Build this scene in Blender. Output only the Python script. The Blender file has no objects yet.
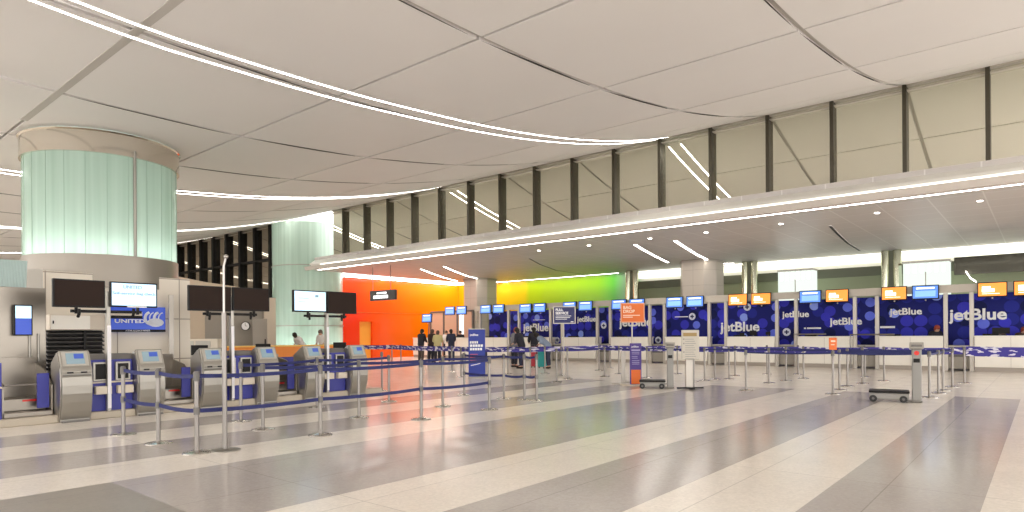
import bpy, bmesh, math, random
from mathutils import Vector, Matrix
random.seed(7)
sc = bpy.context.scene
C = sc.collection
PI = math.pi

# ------------------------------------------------------------------ camera
CAMH, FPX, HY = 1.42, 640.0, 334.7
A0 = math.radians(39.8)
ROLL = math.radians(-0.4)
FW = Vector((-math.sin(A0), math.cos(A0), 0)); RT = Vector((math.cos(A0), math.sin(A0), 0))
cam_d = bpy.data.cameras.new('camera'); cam = bpy.data.objects.new('camera', cam_d); C.objects.link(cam)
cam_d.sensor_width = 36; cam_d.lens = 36*FPX/1024; cam_d.shift_y = (HY-256)/1024
cam_d.clip_end = 300
cam.matrix_world = Matrix.Translation((0, 0, CAMH)) @ Matrix.Rotation(A0, 4, 'Z') @ Matrix.Rotation(PI/2, 4, 'X') @ Matrix.Rotation(ROLL, 4, 'Z')
sc.camera = cam

def ray(px, py):
    u = (px-512)/FPX; v = (HY-py)/FPX
    c, s = math.cos(ROLL), math.sin(ROLL)
    u2 = u*c - v*s; v2 = u*s + v*c
    return FW + RT*u2 + Vector((0, 0, v2))
def onz(px, py, z=0.0):
    r = ray(px, py); k = (z-CAMH)/r.z
    return Vector((r.x*k, r.y*k, z))
def ony(px, py, Y):
    r = ray(px, py); k = Y/r.y
    return Vector((r.x*k, Y, CAMH+r.z*k))
def onx(px, py, X):
    r = ray(px, py); k = X/r.x
    return Vector((X, r.y*k, CAMH+r.z*k))

# --------------------------------------------------------------- materials
MATS = {}
def mat(name, col, rough=.5, metal=0.0, emit=None, estr=0.0, spec=.5, bump=0.0, bscale=60, var=0.0, vscale=4, coat=0.0):
    if name in MATS: return MATS[name]
    m = bpy.data.materials.new(name); m.use_nodes = True
    nt = m.node_tree; b = nt.nodes['Principled BSDF']
    b.inputs['Base Color'].default_value = (*col, 1); b.inputs['Roughness'].default_value = rough
    b.inputs['Metallic'].default_value = metal; b.inputs['Specular IOR Level'].default_value = spec
    b.inputs['Coat Weight'].default_value = coat
    if emit:
        b.inputs['Emission Color'].default_value = (*emit, 1); b.inputs['Emission Strength'].default_value = estr
    tc = nt.nodes.new('ShaderNodeTexCoord')
    if var or not emit:
        n = nt.nodes.new('ShaderNodeTexNoise'); n.inputs['Scale'].default_value = vscale; n.inputs['Detail'].default_value = 4
        nt.links.new(tc.outputs['Object'], n.inputs['Vector'])
        mx = nt.nodes.new('ShaderNodeMix'); mx.data_type = 'RGBA'; v = var or .03
        mx.inputs['A'].default_value = (*[c*(1-v) for c in col], 1); mx.inputs['B'].default_value = (*[min(1, c*(1+v)) for c in col], 1)
        nt.links.new(n.outputs['Fac'], mx.inputs['Factor']); nt.links.new(mx.outputs['Result'], b.inputs['Base Color'])
    if bump:
        n2 = nt.nodes.new('ShaderNodeTexNoise'); n2.inputs['Scale'].default_value = bscale
        nt.links.new(tc.outputs['Object'], n2.inputs['Vector'])
        bp = nt.nodes.new('ShaderNodeBump'); bp.inputs['Strength'].default_value = bump; bp.inputs['Distance'].default_value = .01
        nt.links.new(n2.outputs['Fac'], bp.inputs['Height']); nt.links.new(bp.outputs['Normal'], b.inputs['Normal'])
    MATS[name] = m
    return m

def lamp(name, col, s):
    if name in MATS: return MATS[name]
    m = bpy.data.materials.new(name); m.use_nodes = True; nt = m.node_tree; nt.nodes.clear()
    e = nt.nodes.new('ShaderNodeEmission'); o = nt.nodes.new('ShaderNodeOutputMaterial')
    e.inputs[0].default_value = (*col, 1); e.inputs[1].default_value = s; nt.links.new(e.outputs[0], o.inputs[0])
    MATS[name] = m; return m

def terrazzo(name, col, rough):
    m = mat(name, col, rough, spec=.38)
    nt = m.node_tree; b = nt.nodes['Principled BSDF']; L = nt.links.new
    tc = nt.nodes.new('ShaderNodeTexCoord')
    v = nt.nodes.new('ShaderNodeTexVoronoi'); v.inputs['Scale'].default_value = 42
    L(tc.outputs['Object'], v.inputs['Vector'])
    bw = nt.nodes.new('ShaderNodeRGBToBW'); L(v.outputs['Color'], bw.inputs[0])
    r1 = nt.nodes.new('ShaderNodeMapRange'); r1.inputs['To Min'].default_value = .92; r1.inputs['To Max'].default_value = 1.07
    L(bw.outputs[0], r1.inputs['Value'])
    n = nt.nodes.new('ShaderNodeTexNoise'); n.inputs['Scale'].default_value = .55; n.inputs['Detail'].default_value = 6
    L(tc.outputs['Object'], n.inputs['Vector'])
    r2 = nt.nodes.new('ShaderNodeMapRange'); r2.inputs['To Min'].default_value = .9; r2.inputs['To Max'].default_value = 1.1
    L(n.outputs['Fac'], r2.inputs['Value'])
    # thin zinc divider joints every 3.4 m
    br = nt.nodes.new('ShaderNodeTexBrick'); br.inputs['Scale'].default_value = 1; br.offset = 0
    br.inputs['Brick Width'].default_value = 1.125; br.inputs['Row Height'].default_value = 3.4; br.inputs['Mortar Size'].default_value = .006
    br.inputs['Color1'].default_value = (1,1,1,1); br.inputs['Color2'].default_value = (.97,.97,.97,1); br.inputs['Mortar'].default_value = (.72,.72,.72,1)
    L(tc.outputs['Object'], br.inputs['Vector'])
    m1 = nt.nodes.new('ShaderNodeMath'); m1.operation = 'MULTIPLY'; L(r1.outputs[0], m1.inputs[0]); L(r2.outputs[0], m1.inputs[1])
    vm = nt.nodes.new('ShaderNodeVectorMath'); vm.operation = 'SCALE'; vm.inputs[0].default_value = col; L(m1.outputs[0], vm.inputs['Scale'])
    vm2 = nt.nodes.new('ShaderNodeVectorMath'); vm2.operation = 'MULTIPLY'; L(vm.outputs[0], vm2.inputs[0]); L(br.outputs['Color'], vm2.inputs[1])
    L(vm2.outputs[0], b.inputs['Base Color'])
    n3 = nt.nodes.new('ShaderNodeTexNoise'); n3.inputs['Scale'].default_value = 2.2; L(tc.outputs['Object'], n3.inputs['Vector'])
    r3 = nt.nodes.new('ShaderNodeMapRange'); r3.inputs['To Min'].default_value = rough*.8; r3.inputs['To Max'].default_value = rough*1.3
    L(n3.outputs['Fac'], r3.inputs['Value']); L(r3.outputs[0], b.inputs['Roughness'])
    bp = nt.nodes.new('ShaderNodeBump'); bp.inputs['Strength'].default_value = .04; bp.inputs['Distance'].default_value = .02
    n4 = nt.nodes.new('ShaderNodeTexNoise'); n4.inputs['Scale'].default_value = 1.6; L(tc.outputs['Object'], n4.inputs['Vector'])
    L(n4.outputs['Fac'], bp.inputs['Height']); L(bp.outputs[0], b.inputs['Normal'])
    return m

def dots(name, scale=1.35, off=(0, 0, 0), dark=(.012, .016, .17), axis='XZ'):
    m = mat(name, dark, .6, spec=.2)
    nt = m.node_tree; b = nt.nodes['Principled BSDF']; L = nt.links.new
    tc = nt.nodes.new('ShaderNodeTexCoord'); mp = nt.nodes.new('ShaderNodeMapping')
    mp.inputs['Rotation'].default_value = (PI/2, 0, 0); mp.inputs['Location'].default_value = off
    gm = nt.nodes.new('ShaderNodeNewGeometry'); L(gm.outputs['Position'], mp.inputs['Vector'])
    def layer(scl, rnd, radius, stops, last):
        v = nt.nodes.new('ShaderNodeTexVoronoi'); v.voronoi_dimensions = '2D'; v.inputs['Scale'].default_value = scl; v.inputs['Randomness'].default_value = rnd
        L(mp.outputs[0], v.inputs['Vector'])
        lt = nt.nodes.new('ShaderNodeMath'); lt.operation = 'LESS_THAN'; lt.inputs[1].default_value = radius; L(v.outputs['Distance'], lt.inputs[0])
        bw = nt.nodes.new('ShaderNodeSeparateColor'); L(v.outputs['Color'], bw.inputs[0])
        rp = nt.nodes.new('ShaderNodeValToRGB'); rp.color_ramp.interpolation = 'CONSTANT'
        for i, (p, c) in enumerate(stops):
            e = rp.color_ramp.elements[i] if i < 2 else rp.color_ramp.elements.new(p)
            e.position = p; e.color = (*c, 1)
        L(bw.outputs[0], rp.inputs[0])
        sel = nt.nodes.new('ShaderNodeMath'); sel.operation = 'MULTIPLY'; L(lt.outputs[0], sel.inputs[0])
        gt = nt.nodes.new('ShaderNodeMath'); gt.operation = 'GREATER_THAN'; gt.inputs[1].default_value = stops[1][0]; L(bw.outputs[0], gt.inputs[0]); L(gt.outputs[0], sel.inputs[1])
        mx = nt.nodes.new('ShaderNodeMix'); mx.data_type = 'RGBA'; L(sel.outputs[0], mx.inputs['Factor']); L(rp.outputs[0], mx.inputs['B'])
        if last is None: mx.inputs['A'].default_value = (*dark, 1)
        else: L(last, mx.inputs['A'])
        return mx.outputs['Result']
    o1 = layer(scale*1.6, 0.0, .48, [(0, dark), (.3, (.02, .028, .30)), (.6, (.045, .045, .55)), (.85, (.006, .01, .08))], None)
    o2 = layer(scale, .8, .25, [(0, dark), (.46, (.05, .05, .62)), (.64, (.15, .20, .88)), (.86, (.30, .40, 1.0))], o1)
    L(o2, b.inputs['Base Color'])
    return m

def rainbow():
    m = mat('colour_wall', (1, .3, .02), .22)
    nt = m.node_tree; b = nt.nodes['Principled BSDF']; L = nt.links.new
    tc = nt.nodes.new('ShaderNodeTexCoord'); sp = nt.nodes.new('ShaderNodeSeparateXYZ'); L(tc.outputs['Object'], sp.inputs[0])
    # path coordinate: distance along the X=-32.5 leg, then along the back leg
    a = nt.nodes.new('ShaderNodeMath'); a.operation = 'ADD'; L(sp.outputs[0], a.inputs[0]); L(sp.outputs[1], a.inputs[1])
    mr = nt.nodes.new('ShaderNodeMapRange'); mr.inputs['From Min'].default_value = -12; mr.inputs['From Max'].default_value = 15
    L(a.outputs[0], mr.inputs['Value'])
    rp = nt.nodes.new('ShaderNodeValToRGB')
    st = [(0, (.9, .03, .004)), (.13, (.92, .045, .004)), (.22, (.96, .11, .003)), (.32, (1, .22, .003)), (.45, (1, .38, .005)), (.585, (.95, .60, .006)), (.69, (.88, .70, .008)), (.705, (.55, .74, .01)), (.84, (.46, .78, .008)), (.90, (.36, .76, .01)), (.94, (.16, .70, .06)), (.975, (.45, .70, .45))]
    for i, (p, c) in enumerate(st):
        e = rp.color_ramp.elements[i] if i < 2 else rp.color_ramp.elements.new(p)
        e.position = p; e.color = (*c, 1)
    L(mr.outputs[0], rp.inputs[0]); L(rp.outputs[0], b.inputs['Base Color'])
    return m

def green_glass():
    m = bpy.data.materials.new('drum_glass'); m.use_nodes = True; nt = m.node_tree; nt.nodes.clear(); L = nt.links.new
    o = nt.nodes.new('ShaderNodeOutputMaterial'); tr = nt.nodes.new('ShaderNodeBsdfTranslucent'); df = nt.nodes.new('ShaderNodeBsdfDiffuse')
    gl = nt.nodes.new('ShaderNodeBsdfGlossy'); gl.inputs['Roughness'].default_value = .18; gl.inputs['Color'].default_value = (.85, 1, .93, 1)
    tc = nt.nodes.new('ShaderNodeTexCoord'); w = nt.nodes.new('ShaderNodeTexNoise'); w.inputs['Scale'].default_value = 1.0
    mp = nt.nodes.new('ShaderNodeMapping'); mp.inputs['Scale'].default_value = (6, 6, .15); L(tc.outputs['Object'], mp.inputs[0]); L(mp.outputs[0], w.inputs[0])
    rp = nt.nodes.new('ShaderNodeValToRGB'); rp.color_ramp.elements[0].color = (.42, .53, .46, 1); rp.color_ramp.elements[1].color = (.52, .63, .56, 1)
    rp.color_ramp.elements[0].position = .3; rp.color_ramp.elements[1].position = .7
    L(w.outputs['Fac'], rp.inputs[0]); L(rp.outputs[0], tr.inputs[0]); L(rp.outputs[0], df.inputs[0])
    m1 = nt.nodes.new('ShaderNodeMixShader'); m1.inputs[0].default_value = .45; L(df.outputs[0], m1.inputs[1]); L(tr.outputs[0], m1.inputs[2])
    lw = nt.nodes.new('ShaderNodeFresnel'); lw.inputs[0].default_value = 1.45
    m2 = nt.nodes.new('ShaderNodeMixShader'); L(lw.outputs[0], m2.inputs[0]); L(m1.outputs[0], m2.inputs[1]); L(gl.outputs[0], m2.inputs[2]); L(m2.outputs[0], o.inputs[0])
    MATS['drum_glass'] = m; return m

def mirror_glass(name, col, fac, base):
    m = bpy.data.materials.new(name); m.use_nodes = True; nt = m.node_tree; nt.nodes.clear(); L = nt.links.new
    o = nt.nodes.new('ShaderNodeOutputMaterial'); gl = nt.nodes.new('ShaderNodeBsdfGlossy'); gl.inputs['Roughness'].default_value = .01
    gl.inputs['Color'].default_value = (*col, 1); df = nt.nodes.new('ShaderNodeBsdfDiffuse'); df.inputs[0].default_value = (*base, 1)
    mx = nt.nodes.new('ShaderNodeMixShader'); mx.inputs[0].default_value = fac; L(df.outputs[0], mx.inputs[1]); L(gl.outputs[0], mx.inputs[2]); L(mx.outputs[0], o.inputs[0])
    MATS[name] = m; return m

def gridmat(name, col, line, w, h, rough=.5, axis=None, metal=0, mort=.012):
    m = mat(name, col, rough, metal)
    nt = m.node_tree; b = nt.nodes['Principled BSDF']; L = nt.links.new
    tc = nt.nodes.new('ShaderNodeTexCoord'); br = nt.nodes.new('ShaderNodeTexBrick'); br.offset = 0; br.inputs['Scale'].default_value = 1
    br.inputs['Brick Width'].default_value = w; br.inputs['Row Height'].default_value = h; br.inputs['Mortar Size'].default_value = mort
    br.inputs['Color1'].default_value = (*col, 1); br.inputs['Color2'].default_value = (*[c*.96 for c in col], 1); br.inputs['Mortar'].default_value = (*line, 1)
    mp = nt.nodes.new('ShaderNodeMapping'); L(tc.outputs['Object'], mp.inputs[0]); L(mp.outputs[0], br.inputs[0])
    if axis == 'XZ': mp.inputs['Rotation'].default_value = (-PI/2, 0, 0)
    if axis == 'YZ': mp.inputs['Rotation'].default_value = (0, -PI/2, -PI/2)
    L(br.outputs['Color'], b.inputs['Base Color'])
    return m

floor_w = terrazzo('terrazzo_cream', (.87, .81, .73), .19)
floor_g = terrazzo('terrazzo_grey', (.49, .45, .425), .155)
floor_d = terrazzo('terrazzo_dark', (.33, .30, .265), .32)
M = dict(
 ceil=mat('ceiling_panel', (.84, .81, .785), .6, var=.03, vscale=.5), seam=mat('ceiling_seam', (.10, .09, .08), .8), trough=mat('ceiling_trough', (.55, .52, .48), .7),
 soffit=gridmat('soffit_panel', (.60, .56, .53), (.72, .69, .66), 1.21, 1.21, .45, mort=.02), fascia=mat('fascia_white', (.84, .82, .76), .45), fascia2=mat('fascia_beige', (.62, .56, .50), .45),
 strip=lamp('strip_light', (1, .95, .88), 15), strip2=lamp('soffit_strip_light', (1, .94, .86), 13), cove=lamp('cove_light', (1, 1, .82), 1.35), lbox=lamp('lit_panel', (.90, 1, .90), .8), lbar=lamp('lit_bar', (1, 1, 1), 2.5),
 steel=mat('brushed_steel', (.42, .40, .37), .3, .9, bump=.02, bscale=200), ring=mat('polished_steel', (.72, .66, .58), .12, 1.0),
 satin=mat('satin_steel', (.37, .35, .31), .36, .7), post=mat('post_steel', (.27, .25, .23), .33, .85),
 mull=mat('bronze_mullion', (.085, .075, .055), .4, .5), mullk=mat('dark_mullion', (.012, .011, .01), .7, 0, spec=.2),
 black=mat('black_plastic', (.012, .011, .011), .5, spec=.25), screen=mat('dark_screen', (.026, .015, .011), .5, spec=.12), navy=mat('navy_panel', (.012, .016, .12), .4),
 blue=mat('blue_laminate', (.045, .05, .33), .42), belt=mat('navy_belt', (.018, .024, .125), .7), belt2=None,
 white=mat('white_laminate', (.93, .89, .80), .3), cream=mat('cream_panel', (.72, .64, .53), .5), kick=mat('toe_kick', (.42, .37, .32), .4),
 beige=gridmat('beige_wall_panel', (.80, .73, .62), (.36, .30, .24), 1.3, .92, .5, 'YZ'), colm=gridmat('column_cladding', (.55, .49, .42), (.42, .37, .31), 1.0, .75, .35, 'XZ'),
 frame=mat('frame_grey', (.56, .52, .46), .35, .3), orange=mat('orange_laminate', (.85, .26, .02), .4), green=mat('pale_green_wall', (.36, .40, .24), .55), greend=mat('dark_bulkhead', (.17, .18, .12), .6),
 wtext=mat('white_lettering', (.97, .97, .97), .5), grey=mat('grey_wall', (.36, .33, .28), .5), louver=mat('dark_louver', (.04, .036, .032), .5), dgrey=mat('dark_grey', (.16, .15, .14), .5),
 sblue=mat('screen_blue', (.1, .25, .8), .3, emit=(.10, .28, .85), estr=.5), slight=mat('screen_pale', (.4, .6, .8), .3, emit=(.62, .86, 1), estr=.75), sorange=mat('screen_orange', (1, .35, .05), .3, emit=(1, .30, .05), estr=.62),
 swhite=mat('screen_white', (1, 1, 1), .3, emit=(1, .95, .9), estr=.8), swin=mat('screen_window', (.3, .6, .9), .3, emit=(.22, .42, .9), estr=.5), skiosk=mat('kiosk_screen', (.2, .27, .30), .25, emit=(.30, .42, .48), estr=.28),
 ublue=mat('sign_blue', (.02, .06, .45), .3, emit=(.03, .09, .55), estr=.35), red=mat('red_light', (.8, .03, .02), .4), bsign=mat('banner_blue', (.03, .055, .36), .5), purple=mat('totem_purple', (.085, .05, .27), .5),
 orsign=mat('orange_sign', (.80, .17, .025), .5), paper=mat('paper_sign', (.62, .58, .50), .6), rubber=mat('rubber', (.02, .02, .02), .6), gold=mat('gold_header', (.38, .26, .10), .5),
)
M['dots'] = dots('dotted_blue_graphic'); M['rain'] = rainbow(); M['drum'] = green_glass()
M['cgl'] = mirror_glass('clerestory_glass', (.96, .96, .84), .9, (.4, .42, .32)); M['dgl'] = mirror_glass('night_glass', (.62, .57, .48), .8, (.05, .045, .035))
M['metalwall'] = mat('stainless_sheet', (.30, .27, .23), .3, .85)
# banner belt with white marks woven in
def beltmat():
    m = mat('printed_belt', (.05, .035, .26), .6); nt = m.node_tree; b = nt.nodes['Principled BSDF']; L = nt.links.new
    tc = nt.nodes.new('ShaderNodeTexCoord'); mp = nt.nodes.new('ShaderNodeMapping'); mp.inputs['Scale'].default_value = (3.0, 0, 9); L(tc.outputs['Object'], mp.inputs[0])
    v = nt.nodes.new('ShaderNodeTexNoise'); v.inputs['Scale'].default_value = 1.3; v.inputs['Detail'].default_value = 2; L(mp.outputs[0], v.inputs[0])
    rp = nt.nodes.new('ShaderNodeValToRGB'); rp.color_ramp.interpolation = 'CONSTANT'
    e = rp.color_ramp.elements; e[0].color = (.04, .03, .27, 1); e[1].position = .55; e[1].color = (.7, .68, .78, 1)
    L(v.outputs['Fac'], rp.inputs[0]); L(rp.outputs[0], b.inputs['Base Color']); return m
M['belt2'] = beltmat()

# ---------------------------------------------------------------- builders
class MB:
    def __init__(s): s.v = []; s.f = []; s.mi = []; s.m = 0
    def add(s, vs, fs):
        b = len(s.v); s.v += [tuple(v) for v in vs]; s.f += [tuple(b+i for i in f) for f in fs]; s.mi += [s.m]*len(fs); return s
    def box(s, x0, x1, y0, y1, z0, z1):
        vs = [(x, y, z) for x in (x0, x1) for y in (y0, y1) for z in (z0, z1)]
        return s.add(vs, [(0,1,3,2),(4,6,7,5),(0,4,5,1),(2,3,7,6),(0,2,6,4),(1,5,7,3)])
    def tube(s, pts, r, n=10, r2=None, cap=True):
        pts = [Vector(p) for p in pts]; rings = []; k = len(pts)
        up = None
        for i, p in enumerate(pts):
            t = (pts[min(i+1, k-1)]-pts[max(i-1, 0)]).normalized()
            if up is None:
                a = Vector((0, 0, 1)) if abs(t.z) < .9 else Vector((1, 0, 0)); up = t.cross(a).normalized()
            u = (up - t*up.dot(t)).normalized(); up = u; w = t.cross(u)
            rr = r if r2 is None else r+(r2-r)*i/max(1, k-1)
            rings.append([p+(u*math.cos(2*PI*j/n)+w*math.sin(2*PI*j/n))*rr for j in range(n)])
        vs = [v for rg in rings for v in rg]
        fs = [(i*n+j, i*n+(j+1) % n, (i+1)*n+(j+1) % n, (i+1)*n+j) for i in range(k-1) for j in range(n)]
        if cap: fs += [tuple(reversed(range(n))), tuple((k-1)*n+j for j in range(n))]
        return s.add(vs, fs)
    def lathe(s, prof, n=24, cx=0, cy=0, a0=0, a1=2*PI):
        full = abs(a1-a0-2*PI) < 1e-6; m_ = n if full else n+1
        vs = [(cx+r*math.cos(a0+(a1-a0)*j/n), cy+r*math.sin(a0+(a1-a0)*j/n), z) for r, z in prof for j in range(m_)]
        fs = []
        for i in range(len(prof)-1):
            for j in range(n):
                j2 = (j+1) % m_ if full else j+1
                fs.append((i*m_+j, i*m_+j2, (i+1)*m_+j2, (i+1)*m_+j))
        return s.add(vs, fs)
    def prism(s, prof, a, b, plane='xz'):      # closed profile extruded along the remaining axis
        def P(p, t): return {'xz': (p[0], t, p[1]), 'yz': (t, p[0], p[1]), 'xy': (p[0], p[1], t)}[plane]
        n = len(prof); vs = [P(p, a) for p in prof]+[P(p, b) for p in prof]
        return s.add(vs, [(j, (j+1) % n, n+(j+1) % n, n+j) for j in range(n)]+[tuple(reversed(range(n))), tuple(range(n, 2*n))])
    def quad(s, a, b, c, d): return s.add([a, b, c, d], [(0, 1, 2, 3)])
    def ball(s, c, r, n=10, sz=(1, 1, 1)):
        prof = [(r*math.sin(PI*i/n), -r*math.cos(PI*i/n)) for i in range(n+1)]; b = len(s.v); s.lathe([(max(p[0], 1e-4), p[1]) for p in prof], n*2-4)
        for i in range(b, len(s.v)): v = s.v[i]; s.v[i] = (v[0]*sz[0]+c[0], v[1]*sz[1]+c[1], v[2]*sz[2]+c[2])
        return s
    def build(s, name, m, parent=None, smooth=False, bevel=0, loc=None):
        me = bpy.data.meshes.new(name); me.from_pydata(s.v, [], s.f)
        for x in (m if isinstance(m, (list, tuple)) else [m]): me.materials.append(x)
        if len(me.materials) > 1: me.polygons.foreach_set('material_index', s.mi)
        bm = bmesh.new(); bm.from_mesh(me); bmesh.ops.recalc_face_normals(bm, faces=bm.faces[:]); bm.to_mesh(me); bm.free()
        if smooth:
            me.polygons.foreach_set('use_smooth', [True]*len(me.polygons))
            try: me.set_sharp_from_angle(angle=math.radians(40))
            except Exception: pass
        o = bpy.data.objects.new(name, me); C.objects.link(o)
        if parent: o.parent = parent
        if loc: o.location = loc
        if bevel:
            md = o.modifiers.new('bevel', 'BEVEL'); md.width = bevel; md.segments = 2; md.limit_method = 'ANGLE'
        return o

def tag(o, label, cat, group=None):
    o['label'] = label; o['category'] = cat
    if group: o['group'] = group
    return o
def thing(name, label, cat, loc=(0, 0, 0), rz=0, group=None):
    o = bpy.data.objects.new(name, None); C.objects.link(o); o.location = loc; o.rotation_euler = (0, 0, rz); o.empty_display_size = .1
    return tag(o, label, cat, group)
def struct(o): o['kind'] = 'structure'; return o
def copy_tree(o, parent=None):
    c = o.copy(); C.objects.link(c); c.parent = parent
    for ch in [x for x in C.objects if x.parent == o]: copy_tree(ch, c)
    return c
KIDS = {}
def dup(o, loc, rz=None, label=None):
    c = o.copy(); C.objects.link(c); c.location = loc
    if rz is not None: c.rotation_euler = (0, 0, rz)
    if label: c['label'] = label
    def rec(src, dst):
        for ch in list(src.children):
            d = ch.copy(); C.objects.link(d); d.parent = dst; rec(ch, d)
    rec(o, c)
    return c
_fcache = {}
def text(name, s, size, loc, m, parent, facing='-Y', bold=.0, align='LEFT', width=None):
    cu = bpy.data.curves.new(name, 'FONT'); cu.body = s; cu.size = size; cu.extrude = .006; cu.offset = bold*size; cu.align_x = align; cu.resolution_u = 3
    t = bpy.data.objects.new(name+'_tmp', cu); C.objects.link(t)
    bpy.context.view_layer.update()
    me = bpy.data.meshes.new_from_object(t); me.name = name
    bpy.data.objects.remove(t)
    if width:
        xs = [v.co.x for v in me.vertices]; k = width/(max(xs)-min(xs)); x0 = min(xs)
        for v in me.vertices: v.co.x = (v.co.x-x0)*k
    me.materials.clear(); me.materials.append(m)
    o = bpy.data.objects.new(name, me); C.objects.link(o); o.location = loc
    o.rotation_euler = {'-Y': (PI/2, 0, 0), '+X': (PI/2, 0, PI/2)}[facing]
    if parent: o.parent = parent
    return o

# ============================================================== THE SETTING
def zc(y): return 5.88 + .0104*max(0, y-5.5)**2 + .02*min(2.2, max(0, 4.5-y))**2
YE = 20.3          # plane of the clerestory
# floor ------------------------------------------------------------------
xb = [-66, -11.5, -10.4, -9.3, -8.1, -7.05, -4.86, -3.73, -2.6, -1.53, -.4, .72, 1.84, 2.96, 14]
kinds = [0, 1, 0, 1, 0, 1, 0, 1, 0, 1, 0, 1, 0, 0]
yb = [-14, 2.3, 17, 42]
b = MB()
for i in range(len(xb)-1):
    for j in range(3):
        k = kinds[i] if j < 2 else 0
        if j == 0 and k and xb[i] >= -7.06: k = 2
        b.m = k if j < 2 else 0
        b.quad((xb[i], yb[j], 0), (xb[i+1], yb[j], 0), (xb[i+1], yb[j+1], 0), (xb[i], yb[j+1], 0))
struct(b.build('floor', [floor_w, floor_g, floor_d]))

# ceiling ----------------------------------------------------------------
xj = [-2.91-3.63*k for k in range(-4, 18)]     # joints running in Y
yj = [-13.55, -10.1, -6.65, -3.2, .25, 3.7, 7.15, 10.6, 14.05, 17.5, YE]
b = MB(); g = .03
for i in range(len(xj)-1):
    xa, xc = xj[i+1]+.05, xj[i]-.05
    for j in range(len(yj)-1):
        ya, yc = yj[j]+g, yj[j+1]-(g if j < len(yj)-2 else 0)
        n = 5
        for q in range(n):
            y0 = ya+(yc-ya)*q/n; y1 = ya+(yc-ya)*(q+1)/n
            b.quad((xa, y0, zc(y0)), (xc, y0, zc(y0)), (xc, y1, zc(y1)), (xa, y1, zc(y1)))
        for (p, q_) in (((xa, ya), (xc, ya)), ((xc, yc), (xa, yc))):
            b.quad((*p, zc(p[1])), (*q_, zc(q_[1])), (*q_, zc(q_[1])+.12), (*p, zc(p[1])+.12))
        b.quad((xa, ya, zc(ya)), (xa, yc, zc(yc)), (xa, yc, zc(yc)+.12), (xa, ya, zc(ya)+.12))
        b.quad((xc, ya, zc(ya)), (xc, yc, zc(yc)), (xc, yc, zc(yc)+.12), (xc, ya, zc(ya)+.12))
ceil = struct(b.build('ceiling', M['ceil'], smooth=True))
b = MB()
ys = [-13.5+i*(YE+13.5)/40 for i in range(41)]
for i in range(40):
    b.quad((xj[-1], ys[i], zc(ys[i])+.12), (xj[0], ys[i], zc(ys[i])+.12), (xj[0], ys[i+1], zc(ys[i+1])+.12), (xj[-1], ys[i+1], zc(ys[i+1])+.12))
struct(b.build('ceiling', M['seam']))
# shallow service troughs in the ceiling: lighter bars closing the wide joints
b = MB()
for k in range(len(xj)):
    for i in range(40):
        b.quad((xj[k]-.05, ys[i], zc(ys[i])+.05), (xj[k]+.05, ys[i], zc(ys[i])+.05), (xj[k]+.05, ys[i+1], zc(ys[i+1])+.05), (xj[k]-.05, ys[i+1], zc(ys[i+1])+.05))
struct(b.build('trim_1', M['trough']))
b = MB(); b.box(-16.1, 4, 3.63, 3.77, zc(3.7)-.004, zc(3.7)+.02)
struct(b.build('trim_2', M['trough'], bevel=.01))

# linear lights
def ribbon(name, pts, w, h, m, label, cat, group, allround=False):
    b = MB(); n = len(pts)
    for i in range(n-1):
        p, q = Vector(pts[i]), Vector(pts[i+1]); d = (q-p); s = Vector((-d.y, d.x, 0)).normalized()*w/2
        dz = Vector((0, 0, h))
        vs = [p-s, p+s, q+s, q-s, p-s-dz, p+s-dz, q+s-dz, q-s-dz]
        b.m = 1; b.add(vs, [(0,3,2,1), (0,4,7,3), (1,2,6,5)]+([(0,1,5,4)] if i == 0 else [])+([(3,7,6,2)] if i == n-2 else []))
        b.m = 0; b.add(vs, [(4,5,6,7)])
    o = b.build(name, [m, m if allround else M['ceil']]); return tag(o, label, cat, group)
NAMES = ['nearest the camera', 'second group away behind the glass drum', 'third group from the camera', 'fourth group from the camera', 'farthest group near the end wall']
for gi, X in enumerate([-9.93, -20.83, -31.7, -42.6, -53.5]):
    for si, dx in enumerate((.23, -.23)):
        yl = [-9+i*(19.9+9)/44 for i in range(45)]
        o = ribbon('linear_ceiling_light', [(X+dx, y, zc(y)-.005-.10*min(1, max(0, (9-y)/5))) for y in yl], .05, .02, M['strip'],
               'white ceiling light strip, %s line, %s' % (('right', 'left')[si], NAMES[gi]), 'ceiling light', 'paired light lines across the vaulted ceiling')

# clerestory ---------------------------------------------------------------
mx0 = -1.09
def window_run(name, xa, xb_, z0, glass, mul, ks, wm=.10, deep=.10, thick=None):
    b = MB(); ztop = zc(YE)
    b.box(xa, xb_, YE+.10, YE+.14, z0, ztop+.1)
    w = struct(b.build(name, glass))
    for k in ks:
        x = mx0-1.82*k
        m_ = MB(); m_.box(-wm/2, wm/2, -deep, .10, z0, ztop-.02)
        m_.build('mullion', mul, w, loc=(x, YE, 0))
    b = MB(); b.box(xa, xb_, YE-.02, YE+.1, ztop-.17, ztop-.14).box(xa, xb_, YE-.02, YE+.1, ztop-.05, ztop+.02); b.build('head_rail', M['frame'], w)
    return w
window_run('window_1', -29.5, 8.2, 5.74, M['cgl'], M['mull'], range(-5, 16))
w2 = window_run('window_2', -48.5, -34.0, .4, M['dgl'], M['mullk'], range(19, 27), wm=.26, deep=.14)
b = MB(); b.box(-48.5, -34.2, YE-.1, YE+.1, 6.0, 6.12); b.build('transom', M['mullk'], w2)
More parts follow.
